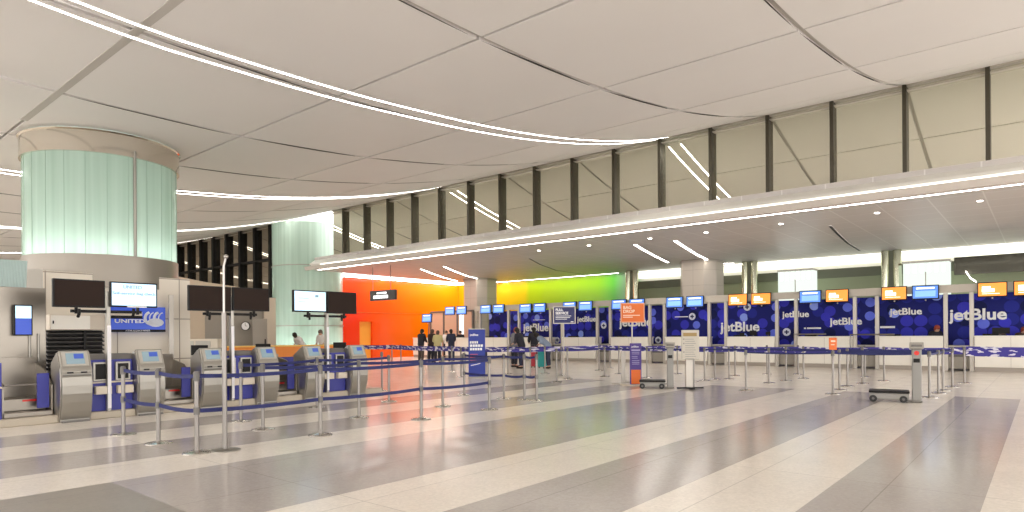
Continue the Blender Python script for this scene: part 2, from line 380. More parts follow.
# soffit, fascia
b = MB(); XL, XR = -30.6, 9
b.box(XL+1.2, XR, 19.95, 33.0, 5.0, 5.7)
b.prism([(19.95, 5.0), (19.95, 5.7), (33, 5.7), (33, 5.0)], XL+.0, XL+1.2, 'yz')
struct(b.build('ceiling', M['soffit']))
b = MB(); b.prism([(19.62, 5.27), (19.66, 5.36), (20.28, 5.78), (20.28, 5.6), (19.9, 5.27)], XL, XR, 'yz'); struct(b.build('trim_3', M['fascia'], bevel=.01))
b = MB(); b.prism([(19.60, 5.00), (19.55, 5.20), (19.72, 5.20), (19.72, 5.00)], XL-.4, XR, 'yz'); struct(b.build('trim_4', M['fascia2'], bevel=.01))
b = MB(); b.box(XL, XR, 19.72, 19.95, 5.06, 5.3); struct(b.build('trim_5', M['fascia']))
ribbon('soffit_edge_light', [(XL+.5, 19.83, 5.03), (XR-.2, 19.83, 5.03)], .10, .05, M['strip'], 'long straight white light line along the front edge of the lower soffit', 'light strip', None)
ribbon('fascia_glow', [(XL+1.0, 19.66, 5.25), (XR-.2, 19.66, 5.25)], .05, .03, lamp('fascia_glow_emit', (1, .97, .88), 2.2), 'slim line of reflected glow in the white fascia under the clerestory windows', 'light strip', None, True)  # emissive strip stands in for the glow reflected along the fascia
arcs = [([(367, 275), (385, 280), (402, 284), (421, 287), (440, 287.5), (456, 286.5)], 'leftmost curved light line on the soffit before the orange wall'),
        ([(421, 268.7), (432, 273), (445, 277.5), (457, 280.6)], 'short curved light line ending at the left stone column'),
        ([(444, 266), (455, 271), (468, 275.8), (482, 279.3), (500, 281.6), (522, 282.3)], 'curved light line passing in front of the left stone column'),
        ([(635, 244), (644, 249.5), (655, 255.5), (668, 262)], 'short curved light line ending at the right stone column'),
        ([(675, 240), (684, 246), (696, 253.5), (708, 259.5), (722, 263), (734, 262.6)], 'curved light line passing right of the right stone column')]
for pts, lb in arcs:
    ribbon('soffit_light_or_reflection', [tuple(onz(x, y, 4.995)) for x, y in pts], .12, .03, M['strip2'], lb, 'soffit light', 'curved light lines under the soffit')
for pts, lb in (([(830, 225.5), (838, 234), (848, 243), (860, 250.5)], 'dark curved slot in the soffit above the right counters'), ([(529, 258), (540, 264), (556, 270), (583, 274)], 'dark curved slot in the soffit above the green wall')):
    ribbon('curved_air_slot', [tuple(onz(x, y, 4.998)) for x, y in pts], .09, .02, M['black'], lb, 'air slot', None)
for i, (x, y) in enumerate([(539, 250.5), (589, 245.5), (650, 238.5), (706, 232.5), (781, 224), (877, 213), (980, 201)]):
    p = onz(x, y, 5.0); b = MB(); b.lathe([(.001, -.012), (.05, -.012), (.075, 0)], 14); o = b.build('soffit_downlight', M['strip2'], loc=tuple(p))
    tag(o, 'tiny round downlight in the soffit, number %s of the row counted from the left' % ['one', 'two', 'three', 'four', 'five', 'six', 'seven'][i], 'downlight', 'round downlights in the soffit')

# back walls ----------------------------------------------------------------
XW = -32.5
b = MB(); b.box(XW-.3, XW, 20.6, 24.32, 0, 5).box(XW-.3, XW, 25.3, 33.3, 0, 5).box(XW-.3, XW, 24.32, 25.3, 2.3, 5)
b.box(XW, -18.0, 33, 33.3, 0, 5)
struct(b.build('wall_colour', M['rain']))
b = MB(); b.box(-32.74, -32.68, 24.32, 25.3, 0, 2.3); struct(b.build('door_1', mat('amber_alcove', (1, .42, .05), .4)))
b = MB(); b.box(XW, XW+.02, 20.6, 33, 2.86, 2.88); struct(b.build('trim_9', mat('panel_joint', (.75, .2, .02), .4)))
ribbon('wall_wash_light', [(XW+.45, 21, 4.98), (XW+.45, 32.4, 4.98)], .14, .03, lamp('wash_lamp', (1, .97, .9), 13), 'light line washing the top of the orange wall', 'light strip', None)
ribbon('wall_wash_light', [(-31, 32.5, 4.98), (-19, 32.5, 4.98)], .14, .03, lamp('wash_lamp', (1, .97, .9), 13), 'light line washing the top of the yellow and lime wall', 'light strip', None)
b = MB(); b.box(-18, 9, 33, 33.3, 0, 4.0); struct(b.build('wall_back', M['green']))
b = MB(); b.box(-18, 9, 32.9, 33.3, 4.0, 4.42); struct(b.build('trim_6', M['greend']))
b = MB(); b.box(-18, 9, 33.2, 33.3, 4.4, 5.0); struct(b.build('wall_back', M['fascia']))
b = MB(); b.box(-17.9, 8.8, 32.85, 33.0, 4.58, 4.9); o = b.build('cove_light', M['cove']); tag(o, 'broad glowing cove light band along the top of the back wall', 'cove light')
# left: end wall
b = MB(); b.box(-64.5, -64.2, -13, 20.3, 0, 7); struct(b.build('wall_left', M['cream']))
b = MB(); b.box(-64.2, -48.5, YE, YE+.3, 0, 8.4); struct(b.build('wall_left', M['cream']))

# stone columns
for nm, cx, lb in (('stone_column', -13.12, 'beige stone column right of centre rising behind the counters to the soffit'), ('stone_column', -28.0, 'beige stone column at the end of the yellow wall')):
    t = thing(nm, lb, 'column', (cx, 30.25, 0), 0, 'stone columns under the soffit')
    b = MB(); b.prism([(-.9, -.2), (-.55, -.75), (.55, -.75), (.95, -.2), (.95, .7), (-.9, .7)], 0, 4.99, 'xy'); b.build('shaft', M['colm'], t)
    b = MB(); b.prism([(-.93, -.22), (-.57, -.79), (.57, -.79), (.98, -.22), (.98, .73), (-.93, .73)], 4.88, 4.985, 'xy'); b.build('collar', M['kick'], t)
# paired steel pipe columns
base_pc = None
for cx, lb in ((-17.9, 'left'), (-11.3, 'middle'), (-5.15, 'right')):
    if base_pc is None:
        t = thing('pipe_column', '', 'column', (cx, 32.1, 0), 0, 'polished double pipe columns before the back wall'); base_pc = t
        for s in (-1, 1):
            b = MB(); b.tube([(s*.42, 0, 0), (s*.36, 0, 1.6), (s*.24, 0, 3.6), (s*.22, 0, 4.99)], .17, 16); b.build('pipe', mat('pipe_steel', (.52, .53, .40), .16, 1.0), t, smooth=True)  # green-gold reflections are put into the steel colour as a tint
        b = MB(); b.box(-.1, .1, -.06, .06, 0, 4.98); b.build('web', M['greend'], t)
    else: t = dup(base_pc, (cx, 32.1, 0))
    t['label'] = '%s of the three polished double pipe columns against the pale back wall' % lb
# glowing glass boxes behind counters
for (xa, xb_, yt, lb) in ((778, 813, 271, 'left'), (903, 949, 262.5, 'right')):
    p0 = ony(xa, yt, 31.6); p1 = ony(xb_, yt, 31.6)
    w = p1.x-p0.x; H = (p0.z+p1.z)/2
    t = thing('lit_glass_booth', '%s glowing white glass booth rising behind the check-in panels' % lb, 'booth', ((p0.x+p1.x)/2, 31.6, 0), 0, 'glowing glass booths')
    b = MB(); b.box(-w/2, w/2, 0, .7, 0, H); b.build('glass_panel', M['lbox'], t)
    b = MB(); b.box(-w/2-.03, w/2+.03, -.03, .73, H, H+.08).box(-.02, .02, -.03, 0, 0, H-.4); b.build('frame', M['frame'], t)
    for q in range(6):
        b = MB(); x = -w/2+.18+q*(w-.36)/5; b.box(x-.05, x+.05, -.06, -.01, H-.42, H-.06); b.build('light_tube', M['lbar'], t)
# dark ceiling void piece top right
b = MB(); b.box(-2.75, 9, 30.6, 30.75, 3.65, 4.35); struct(b.build('trim_7', mat('dark_glass_bulkhead', (.10, .10, .08), .08, .7)))
t = ribbon('soffit_light_or_reflection', [tuple(ony(966, 271, 30.55)), tuple(ony(970, 277, 30.55)), tuple(ony(976, 281, 30.55))], .12, .05, M['strip2'], 'short slanting lamp reflection on the dark bulkhead at the far right', 'soffit light', 'curved light lines under the soffit', True)  # emissive strip drawn as a lamp's reflection on the dark bulkhead

# glass drums ------------------------------------------------------------------
def drum(cx, cy, R, z0, z1, label, ringz=None, foot=None, joints=()):
    t = thing('glass_drum', label, 'glass drum', (cx, cy, 0))
    b = MB(); n = 72
    prof = [(R, z0), (R, (z0+z1)/2), (R, z1)]
    b.lathe(prof, n); b.build('glass_skin', M['drum'], t, smooth=True)
    b = MB()
    for j in range(24 if ringz else 0):
        a = 2*PI*j/24; b.tube([(1.0*(R+.004)*math.cos(a), (R+.004)*math.sin(a), z0), ((R+.004)*math.cos(a), (R+.004)*math.sin(a), z1)], .005, 4, cap=False)
    b.build('glass_joint', mat('joint_green', (.34, .46, .38), .5), t)
    b = MB(); b.tube([(.0, .0, z0-.3), (0, 0, z1)], R*.45, 24); b.build('core', M['white'], t, smooth=True)
    if ringz:
        b = MB(); b.lathe([(R-.03, ringz[0]), (R+.06, ringz[0]), (R+.06, ringz[0]+.01), (R+.06, ringz[1]-.03), (R+.09, ringz[1]), (R-.03, ringz[1])], n)
        b.build('steel_ring', M['ring'], t, smooth=True)
    if foot:
        b = MB(); b.lathe([(R+.03, foot[0]), (R+.03, foot[1]), (R-.2, foot[1])], n); b.build('foot_band', mat('foot_steel', (.28, .25, .21), .35, .6), t, smooth=True)
    for z in joints:
        b = MB(); b.lathe([(R, z-.03), (R+.03, z-.03), (R+.03, z+.03), (R, z+.03)], n); b.build('band', M['satin'], t, smooth=True)
    return t
C1 = (-16.9, 5.395); C2 = (-32.75, 20.9)
t1 = drum(*C1, 1.52, 3.2, 5.4, 'large pale green glass drum with polished steel ring hanging behind the dark screens', (5.36, 5.83), (2.5, 3.2))
b = MB(); b.box(-.05, .05, -1.75, -1.55, 3.2, 5.7)
bb = MB()
a = math.atan2(-C1[1]+.9, -C1[0]-.3)+.34
bb.tube([(1.56*math.cos(a), 1.56*math.sin(a), 3.2), (1.56*math.cos(a), 1.56*math.sin(a), 5.5)], .035, 8); bb.build('vertical_seam', M['satin'], t1)
t2 = drum(*C2, 1.95, 0, 7.75, 'tall pale green glass cylinder standing left of the orange wall', None, None, (2.0, 5.35))
# a ring of fluorescent tube in each drum
def ringlight(t, R, z, m, r=.05, label='glowing ring tube'):
    b = MB(); n = 40; b.tube([(R*math.cos(2*PI*i/n), R*math.sin(2*PI*i/n), z) for i in range(n+1)], r, 8, cap=False)
    o = b.build('ring_lamp', m, t); o['label'] = label
ringlight(t1, 1.25, 3.3, lamp('drum_lamp', (.9, 1, .96), 11)); ringlight(t2, 1.45, .9, lamp('drum_lamp2', (.85, 1, .97), 14)); ringlight(t2, 1.45, 7.2, lamp('drum_lamp3', (.9, 1, .9), 2))

# ============================================================== COUNTERS
ORD = ['first', 'second', 'third', 'fourth', 'fifth', 'sixth', 'seventh', 'eighth', 'ninth', 'tenth', 'eleventh', 'twelfth', 'thirteenth', 'fourteenth', 'fifteenth', 'sixteenth', 'seventeenth']
YC = 27.9; PITCH = 2.97; X0 = -3.88
CH = 1.27
def cx(k): return X0-PITCH*k
proto = thing('check_in_counter', '', 'counter', (cx(-1), YC, 0), 0, 'white check-in counters')
b = MB(); b.box(-1.02, 1.02, 0, .62, .16, CH-.05); b.build('counter_body', M['white'], proto, bevel=.01)
b = MB(); b.box(-.004, .004, -.006, 0, .17, CH-.05).box(-.02, .0, .6, .62, .2, .3); b.build('joint', M['kick'], proto)
b = MB(); b.box(-1.02, 1.02, .04, .58, 0, .16); b.build('toe_kick', M['kick'], proto)
b = MB(); b.box(-1.03, 1.03, -.03, .66, CH-.05, CH); b.build('countertop', mat('countertop_cream', (.93, .89, .80), .2), proto, bevel=.008)
b = MB(); b.box(-.8, -.35, .2, .5, CH, CH+.07); b.build('keyboard_tray', M['black'], proto, bevel=.01)
allc = [proto]
for k in range(0, 10): allc.append(dup(proto, (cx(k), YC, 0)))
for i, o in enumerate(allc): o['label'] = 'white check-in counter, %s from the right end of the row' % ORD[i]
# portal frames (two posts and a header) around each counter
fp = thing('counter_portal', '', 'frame', (cx(-1), YC+.04, 0), 0, 'grey portal frames over the counters')
for s in (-1, 1):
    b = MB(); b.box(s*1.10-.065, s*1.10+.065, 0, .14, 0, 2.82); b.build('post', M['frame'], fp, bevel=.01)
b = MB(); b.box(-1.485, 1.485, .0, .10, 2.83, 3.12); b.build('header', mat('header_beige', (.60, .55, .47), .45), fp, bevel=.006)
allf = [fp]+[dup(fp, (cx(k), YC+.04, 0)) for k in range(0, 8)]
for i, o in enumerate(allf): o['label'] = 'grey portal frame of posts and header around the %s counter from the right' % ORD[i]
# blue graphic panels behind each counter and in each gap
gp = MB(); gp.box(-1.484, 1.484, 0, .06, 0, 2.83)
g0 = gp.build('graphic_panel', M['dots'], loc=(cx(-1), 29.2, 0)); tag(g0, '', 'wall graphic', 'dotted blue back panels')
panels = {-1: g0}
for k in range(0, 8):
    c = g0.copy(); C.objects.link(c); c.location = (cx(k), 29.2, 0); panels[k] = c
c = g0.copy(); C.objects.link(c); c.location = (cx(-2), 29.2, 0); panels[-2] = c
for k, o in panels.items(): o['label'] = 'blue dotted wall graphic behind the %s counter from the right' % ORD[k+1] if k >= -1 else 'blue dotted wall graphic past the right end counter'
# recessed dark bands on some back panels
YT = 29.17
def jb(px0, px1, ybase, k, name='lettering', bold=.028):
    """jetBlue lettering whose ends fall at px0, px1 on the back panels"""
    p0 = ony(px0, ybase, YT); p1 = ony(px1, ybase, YT); w = p1.x-p0.x
    o = text(name, 'jetBlue', w/3.05, (p0.x-panels[k].location.x, YT-29.2, (p0.z+p1.z)/2), M['wtext'], panels[k], bold=bold, width=w)
    return o
jb(948.5, 1007, 319.5, -1); jb(889.5, 922, 314.5, 0); jb(829.5, 862, 324.5, 1); jb(782, 809, 317, 1); jb(720, 759.5, 331, 3)
jb(619, 652, 326, 5); jb(577, 596, 321.5, 6); jb(523, 548.5, 331, 7); 
def bars(parent, items, m, Y, name='small_print'):
    b = MB()
    for (px0, px1, y0, y1) in items:
        a_ = ony(px0, y1, Y); c_ = ony(px1, y0, Y); L0 = parent.location
        b.box(a_.x-L0.x, c_.x-L0.x, Y-L0.y-.008, Y-L0.y, a_.z, c_.z)
    return b.build(name, m, parent)
bars(panels[1], [(804, 806, 327.5, 329), (807, 821, 327.3, 329)], M['wtext'], YT)
bars(panels[0], [(875, 878, 326.2, 328), (880, 895, 326, 328.2)], M['wtext'], YT)
bars(panels[4], [(675, 688, 316.2, 317.4)], M['wtext'], YT)
bars(panels[7], [(482, 492, 319, 320)] if False else [(533, 545, 319.5, 320.3)], M['wtext'], YT)
def disc(px, py, k, r=.17):
    p = ony(px, py, YT); b = MB(); n = 24
    b.add([(0, -.012, 0)]+[(r*math.cos(2*PI*j/n), -.012, r*math.sin(2*PI*j/n)) for j in range(n)], [(0, 1+j, 1+(j+1) % n) for j in range(n)])
    d = b.build('round_emblem', mat('emblem_pale', (.75, .78, .9), .5), panels[k], loc=(p.x-panels[k].location.x, -.0, p.z))
    b = MB(); b.box(-r*.55, r*.55, -.02, -.012, -.03, .03).box(-.03, .03, -.02, -.012, -r*.55, r*.5); b.build('emblem_mark', M['navy'], d)
disc(692, 316.5, 4); disc(747, 307, 3); disc(786.5, 332, 2); disc(862.5, 329.5, 1) if False else None
disc(603.5, 325.5, 6); disc(557, 340, 7); disc(499.5, 319, 7) if False else None; disc(658, 340, 5)
# scale cabinets in the gaps
sg = thing('gap_cabinet', '', 'cabinet', (cx(-1)-PITCH/2, YC+.05, 0), 0, 'grey cabinets between the counters')
b = MB(); b.box(-.40, .40, .2, .7, .05, .9); b.build('cabinet_body', M['dgrey'], sg, bevel=.01)
b = MB(); b.box(-.40, .40, .15, .2, .08, .5); b.build('door_leaf', M['grey'], sg); 
b = MB(); b.box(-.42, .42, .1, .7, .86, .92); b.build('cabinet_top', M['satin'], sg, bevel=.01)
alls = [sg]+[dup(sg, (cx(k)-PITCH/2, YC+.05, 0)) for k in range(0, 8)]
for i, o in enumerate(alls): o['label'] = 'dark grey baggage cabinet in the %s gap between counters from the right' % ORD[i]
# portal doors with open frame left of counter 0 / 1
tt = thing('podium_frame', 'steel rail frame over the dark gap left of the second counter from the right', 'frame', (cx(0)-PITCH/2-.1, 27.75, 0))
b = MB(); b.tube([(-.4, 0, 0), (-.4, 0, 1.33), (1.1, 0, 1.33)], .035, 8); b.build('rail', M['post'], tt)
tt = thing('podium_frame', 'steel rail frame on the third counter from the right', 'frame', (cx(1)-1.0, 27.75, 0))
b = MB(); b.tube([(-.1, 0, 0), (-.1, 0, 1.36), (1.1, 0, 1.36)], .035, 8); b.build('rail', M['post'], tt)
# small items on counters
for i, (px, w, h, k) in enumerate([(1001, .5, .22, 0), (753, .28, .2, 0), (768, .2, .14, 0), (742, .2, .1, 0)]):
    p = ony(px, 336, YC+.35)
    t = thing('desk_monitor', 'small black desk screen on the %s white counter' % ('far right', 'fifth', 'fifth', 'fifth')[i]+('' if i == 0 else ', %s of three' % ('', 'middle', 'right', 'left')[i]), 'monitor', (p.x, YC+.35, CH), 0, 'desk screens')
    b = MB(); b.box(-w/2, w/2, 0, .03, .06, .06+h); b.build('screen', M['black'], t, bevel=.008)
    b = MB(); b.box(-.08, .08, -.05, .08, 0, .012).box(-.015, .015, .02, .04, 0, .1); b.build('stand', M['dgrey'], t)

# overhead monitors -----------------------------------------------------------
def monitor(name, w, h, smat, content, header=False):
    t = thing(name, '', 'screen')
    b = MB(); b.box(-w/2, w/2, 0, .07, 0, h); b.build('housing', M['black'], t, bevel=.01)
    b = MB(); b.box(-w/2+.03, w/2-.03, -.006, 0, .035, h-.035); sc_ = b.build('display', smat, t)
    b = MB()
    if content == 'orange': b.box(-w*.34, -w*.05, -.012, -.006, h*.33, h*.72).box(-w*.34, w*.08, -.012, -.006, h*.33, h*.56).box(-w*.34, w*.25, -.012, -.006, h*.2, h*.24); b.build('display_text', M['swhite'], sc_)
    else:
        b.box(-w*.34, w*.34, -.012, -.006, h*.72, h*.84); b.build('display_text', M['swhite'], sc_)
        b = MB(); b.box(-w*.38, w*.38, -.012, -.006, h*.18, h*.6); b.build('display_window', M['swin'], sc_)
    b = MB(); b.box(-.05, .05, .07, .16, h*.3, h*.7).box(-.02, .02, .1, .14, -.05, h*.3); b.build('bracket', M['frame'], t)
    return t
mo = monitor('counter_display', .84, .52, M['sorange'], 'orange'); mb_ = monitor('counter_display', .84, .52, M['sblue'], 'blue')
SC = ['oo', 'ob', 'bo', 'oo', 'bb', 'bb', 'bb', 'bb', 'bb', 'bb']
usedm = set()
for i, code in enumerate(SC):
    k = i-1
    for s, ch in enumerate(code):
        x = cx(k)+(-.5, .5)[s]
        src = mo if ch == 'o' else mb_
        if src.name in usedm: t = dup(src, (0, 0, 0))
        else: t = src; usedm.add(src.name)
        z = 2.62 if k < 7 else 2.66
        t.location = (x, YC-.12, z); t.rotation_euler = (math.radians(-4), 0, 0); t['group'] = 'flight screens above the counters'
        t['label'] = '%s screen at the %s over the %s counter from the right' % ('orange' if ch == 'o' else 'blue', ('left', 'right')[s], ORD[i])
# free-standing display on a pole at far left of row
t = dup(mb_, tuple(ony(426.5, 322.5, 26.0))); t['label'] = 'blue screen on a thin pole at the left end before the orange wall'; t['group'] = 'flight screens above the counters'
for o in list(t.children):
    if o.name.startswith('bracket'):
        b = MB(); z = t.location.z; b.tube([(0.1, .12, -z), (.1, .12, .3)], .03, 8); q = b.build('pole', M['dgrey'], t)
# partition at left end
b = MB(); t = thing('glass_partition', 'pale pink and beige partition between the yellow wall and the left stone column', 'partition', (-29.6, 29.4, 0))
b.box(-1.9, 1.9, 0, .08, 0, 2.9); b.build('panel', mat('pinkish_panel', (.72, .50, .36), .35), t)
b = MB()
for x in (-1.95, -.7, .55, 1.9): b.box(x-.05, x+.05, -.05, .1, 0, 2.95)
b.box(-1.9, 1.9, -.05, .1, 2.9, 3.0); b.build('frame', M['dgrey'], t)
b = MB(); b.box(.75, 1.1, -.03, 0, 0, 2.85); b.build('light_strip', mat('white_strip', (.9, .9, .95), .4, emit=(1, 1, 1), estr=.8), t)

# ============================================================== KIOSK ISLAND
XK = -12.62
b = MB(); b.box(-17.6, XK-.05, -4, 10.15, 0, .13); o = b.build('kiosk_plinth', mat('plinth_beige', (.50, .44, .35), .35), bevel=.02); tag(o, 'low beige plinth under the row of self-service kiosks', 'plinth')
def kiosk():
    t = thing('check_in_kiosk', '', 'kiosk', (0, 0, 0), 0, 'self-service kiosks')
    prof = [(-.52, .0), (-.52, 1.0), (-.40, 1.06), (-.17, 1.20), (-.13, 1.20), (.0, .90), (.03, .86), (.02, .80), (.035, .76), (.05, .62), (.045, .48), (.02, .34), (-.03, .18), (-.08, .05), (-.08, 0)]
    b = MB(); b.prism(prof, -.22, .22, 'xz'); b.build('body', M['satin'], t, bevel=.012)
    # side flanks
    for s in (-1, 1):
        b = MB(); b.prism([(x-.0, z) for x, z in [(-.5, .02), (-.5, .99), (-.2, 1.17), (-.16, 1.17), (-.03, .9), (.0, .6), (-.03, .3), (-.1, .03)]], s*.22-.0, s*.235, 'xz'); b.build('side_panel', M['steel'], t)
    # tilted screen face
    n = Vector((.30, 0, .13)).normalized(); up = Vector((-.13, 0, .30)).normalized(); c = Vector((-.075, 0, 1.06))
    def slab(u0, u1, v0, v1, d0, d1, nm, m, par):
        b = MB(); vs = [c+Vector((0, u, 0))+up*v+n*d for u in (u0, u1) for v in (v0, v1) for d in (d0, d1)]
        b.add(vs, [(0,1,3,2),(4,6,7,5),(0,4,5,1),(2,3,7,6),(0,2,6,4),(1,5,7,3)]); return b.build(nm, m, par)
    slab(-.19, .19, -.13, .13, -.01, .016, 'bezel', mat('kiosk_bezel', (.55, .53, .48), .3, .5), t)
    s_ = slab(-.135, .135, -.095, .10, .0, .02, 'touch_screen', M['skiosk'], t)
    slab(-.02, .12, .0, .085, .019, .024, 'screen_window', mat('kiosk_window', (.03, .06, .3), .3, emit=(.05, .10, .38), estr=.5), s_)
    for y in (-.10, .10):
        b = MB(); b.box(.015, .042, y-.045, y+.045, .825, .85); b.build('card_slot', M['black'], t)
    b = MB(); b.box(-.02, .044, -.2, .2, .79, .80); b.build('groove', M['dgrey'], t)
    b = MB(); b.box(-.5, -.02, -.2, .2, -.0, .03); b.build('base_plate', M['dgrey'], t)
    return t
kp = kiosk(); KY = [3.58, 4.76, 5.90, 7.05, 8.16, 9.36]
ks = [kp]+[dup(kp, (0, 0, 0)) for _ in range(5)]
for i, (t, y) in enumerate(zip(ks, KY)):
    t.location = (XK+.10, y, .0); t['label'] = 'silver self-service kiosk with tilted touch screen, %s from the left in the row' % ORD[i]
# move the plinth behind the kiosks: they stand on the floor in front of it
# blue pods between kiosk pairs
def pod(y0, y1, label, first=None):
    t = thing('bag_tag_pod', label, 'desk', (XK-.12, (y0+y1)/2, .13), 0, 'blue pods between the kiosks'); w = (y1-y0)/2
    b = MB(); b.box(-.5, 0, -w, w, 0, .90); b.build('pod_body', M['blue'], t, bevel=.01)
    b = MB(); b.box(0, .01, -w, w, .49, .52); b.build('white_stripe', M['cream'], t)
    for s in (-1, 1):
        yy = s*w*.5
        b = MB(); b.box(0, .05, yy-.12, yy+.12, .53, .86); f = b.build('terminal', M['satin'], t, bevel=.008)
        b = MB(); b.box(.05, .058, yy-.085, yy+.085, .56, .83); b.build('terminal_screen', M['black'], f)
        b = MB(); b.box(0, .12, yy-.10, yy+.15, .30, .44); b.build('tag_tray', M['cream'], t, bevel=.008)
        b = MB(); b.prism([(-.42, .90), (-.05, .90), (-.1, 1.0), (-.42, 1.0)], yy-.2, yy+.2, 'xz'); b.build('printer', M['dgrey'], t, bevel=.008)
    return t
for i, (a, c) in enumerate(((KY[0], KY[1]), (KY[2], KY[3]), (KY[4], KY[5]))):
    pod(a+.24, c-.24, 'blue laminate pod with two small terminals, %s from the left between kiosks' % ORD[i])
pod(1.2, 2.62, 'blue laminate pod cut off by the left edge of the picture')
# scale bays
def bay(y0, y1, label):
    t = thing('baggage_scale', label, 'baggage scale', (XK-.15, (y0+y1)/2, .13), 0, 'baggage scale bays'); w = (y1-y0)/2
    b = MB(); b.box(-1.0, -.05, -w, w, 0, .08).box(-.95, -.35, -w+.02, w-.02, .08, .28); b.build('scale_platform', M['metalwall'], t, bevel=.01)
    b = MB(); b.box(-1.05, -1.0, -w, w, .05, .95); b.build('back_plate', M['metalwall'], t)
    for s in (-1, 1):
        b = MB(); b.prism([(-1.05, 0), (-.1, 0), (-.1, .5), (-.5, .75), (-1.05, .85)], s*w-.012, s*w+.012, 'xz'); b.build('side_guard', M['metalwall'], t)
    b = MB(); b.box(-.16, -.12, w-.20, w-.03, .12, .7); b.build('blue_bag_gauge', M['blue'], t, bevel=.01)
    b = MB(); b.tube([(-.95, -w, .62), (-.15, -w+.03, .52), (-.15, w-.03, .52)], .015, 6); b.build('rail', M['post'], t)
    b = MB(); b.box(-.36, -.34, w-.35, w-.15, .23, .26); b.build('red_mark', M['red'], t)
    return t
bay(2.66, KY[0]-.26, 'steel baggage scale bay left of the first kiosk'); bay(KY[1]+.26, KY[2]-.26, 'steel baggage scale bay between the second and third kiosks'); bay(KY[3]+.26, KY[4]-.26, 'steel baggage scale bay between the fourth and fifth kiosks')
# overhead dark screens on poles
def onx_w(px0, px1, yt, yb, X): a = onx(px0, yt, X); c = onx(px1, yb, X); return a, c
for i, (px, a, c, lbs) in enumerate(((108.5, (52, 106, 279.5, 308), (109.5, 158, 282.5, 308), 'left'), (232, (188, 232, 286, 311.5), (232.5, 270, 288, 311.5), 'middle'), (327, (293, 327, 290.5, 312.5), (327.5, 357, 292, 314), 'right'))):
    X = XK-.04
    base = onx(px, 400, X); y = base.y
    t = thing('screen_pole', 'steel pole carrying the %s pair of overhead screens' % lbs, 'pole', (X, y, .13), 0, 'poles of the overhead screens')
    b = MB(); b.box(-.05, .05, -.03, .03, 0, 2.1); b.build('mast', M['satin'], t, bevel=.008)
    b = MB(); b.box(-.06, .0, -.55, .55, 1.72, 1.77).box(-.02, .02, -.5, -.46, 1.70, 1.9).box(-.02, .02, .46, .5, 1.7, 1.9); b.build('cross_arm', M['black'], t)
    b = MB(); b.box(.05, .06, -.028, .028, .05, 1.5); b.build('white_strip', mat('white_strip_paint', (.8, .78, .8), .4), t)
    for j, (p0, p1, yt, yb_) in enumerate((a, c)):
        q0, q1 = onx(p0, yt, X+.12), onx(p1, yb_, X+.12); w = q1.y-q0.y; zt = (q0.z+onx(p1, yt, X+.12).z)/2; zb = q1.z; h = zt-zb
        lit = (i, j) in ((0, 1), (2, 0))
        s_ = thing('overhead_screen', '%s screen of the %s overhead pair above the kiosks, %s' % (('left', 'right')[j], lbs, 'showing a pale page' if lit else 'switched off and dark'), 'screen', (X+.08, (q0.y+q1.y)/2, zb), 0, 'overhead screens above the kiosks')
        b = MB(); b.box(-.03, .04, -w/2+.01, w/2-.01, 0, h); b.build('housing', M['black'], s_, bevel=.008)
        b = MB(); b.box(.04, .045, -w/2+.035, w/2-.035, .03, h-.025); d = b.build('display', M['slight'] if lit else M['screen'], s_)
        if lit and i == 0:
            lm = mat('page_grey', (.25, .4, .5), .4)
            text('display_text', 'UNITED', .085, (.052, -.02-.16, h*.74), lm, d, '+X', width=.30)
            text('display_text', 'Self-service bag check', .07, (.052, -.35, h*.50), lm, d, '+X', width=.70)
            b = MB(); b.box(.045, .05, -.12, .2, -.0, .02); b.build('brand_bar', M['wtext'], s_)
        elif lit:
            for u0, u1, v0, v1 in ((-.3, -.05, .62, .64), (-.3, -.12, .45, .465), (.12, .2, .7, .8)):
                b = MB(); b.box(.045, .052, u0, u1, h*v0, h*v1); b.build('display_text', mat('page_grey', (.25, .4, .5), .4), d)
        b = MB(); b.tube([(0, 0, -.02), (.0, 0, -.10), (.05, -.03, -.16)], .025, 8); b.build('camera_mount', M['black'], s_)
# beige wall behind kiosks
XB = -15.5
y0, y1 = onx(43, 300, XB).y, onx(190, 300, XB).y
b = MB(); b.box(XB-.25, XB, y0, y1, 0, 2.78); struct(b.build('wall_kiosk', M['beige']))
b = MB(); b.prism([(XB-.25, y0), (XB, y0), (XB-.9, y0-.35), (XB-1.15, y0-.3)], 0, 2.82, 'xy'); struct(b.build('wall_kiosk', M['grey']))
# far diagonal beige wall and grey wall with clock
def wallseg(name, p, q, z0, z1, m, th=.2):
    d = (Vector(q)-Vector(p)).normalized(); n = Vector((-d.y, d.x))*th
    b = MB(); b.prism([tuple(p), tuple(q), (q[0]+n.x, q[1]+n.y), (p[0]+n.x, p[1]+n.y)], z0, z1, 'xy'); return struct(b.build(name, m))
def at_d(px, d): r = ray(px, HY); return (r.x*d, r.y*d)
P0, P1, P2, P3 = at_d(150, 21.0), at_d(205, 25.4), at_d(240, 28.2), at_d(276, 29.0)
wallseg('wall_side', P0, P1, 0, 3.6, mat('beige_stone', (.68, .58, .45), .45))
wallseg('wall_side', P1, P2, 2.9, 3.6, mat('beige_stone', (.68, .58, .45), .45))
wallseg('wall_side', at_d(203, 27), at_d(266, 29.5), 0, 3.0, M['grey'])
wallseg('wall_side', at_d(264.5, 29.3), at_d(276, 29.6), 0, 3.2, mat('beige_stone', (.68, .58, .45), .45))
p = at_d(246, 28.3)
t = thing('wall_clock', 'round wall clock with pale face on the grey wall behind the middle screens', 'clock', (p[0], p[1], CAMH+(336.5-326)*28.3/640), A0)
b = MB(); b.tube([(0, 0, 0), (0, -.06, 0)], .20, 28); b.build('rim', M['black'], t)
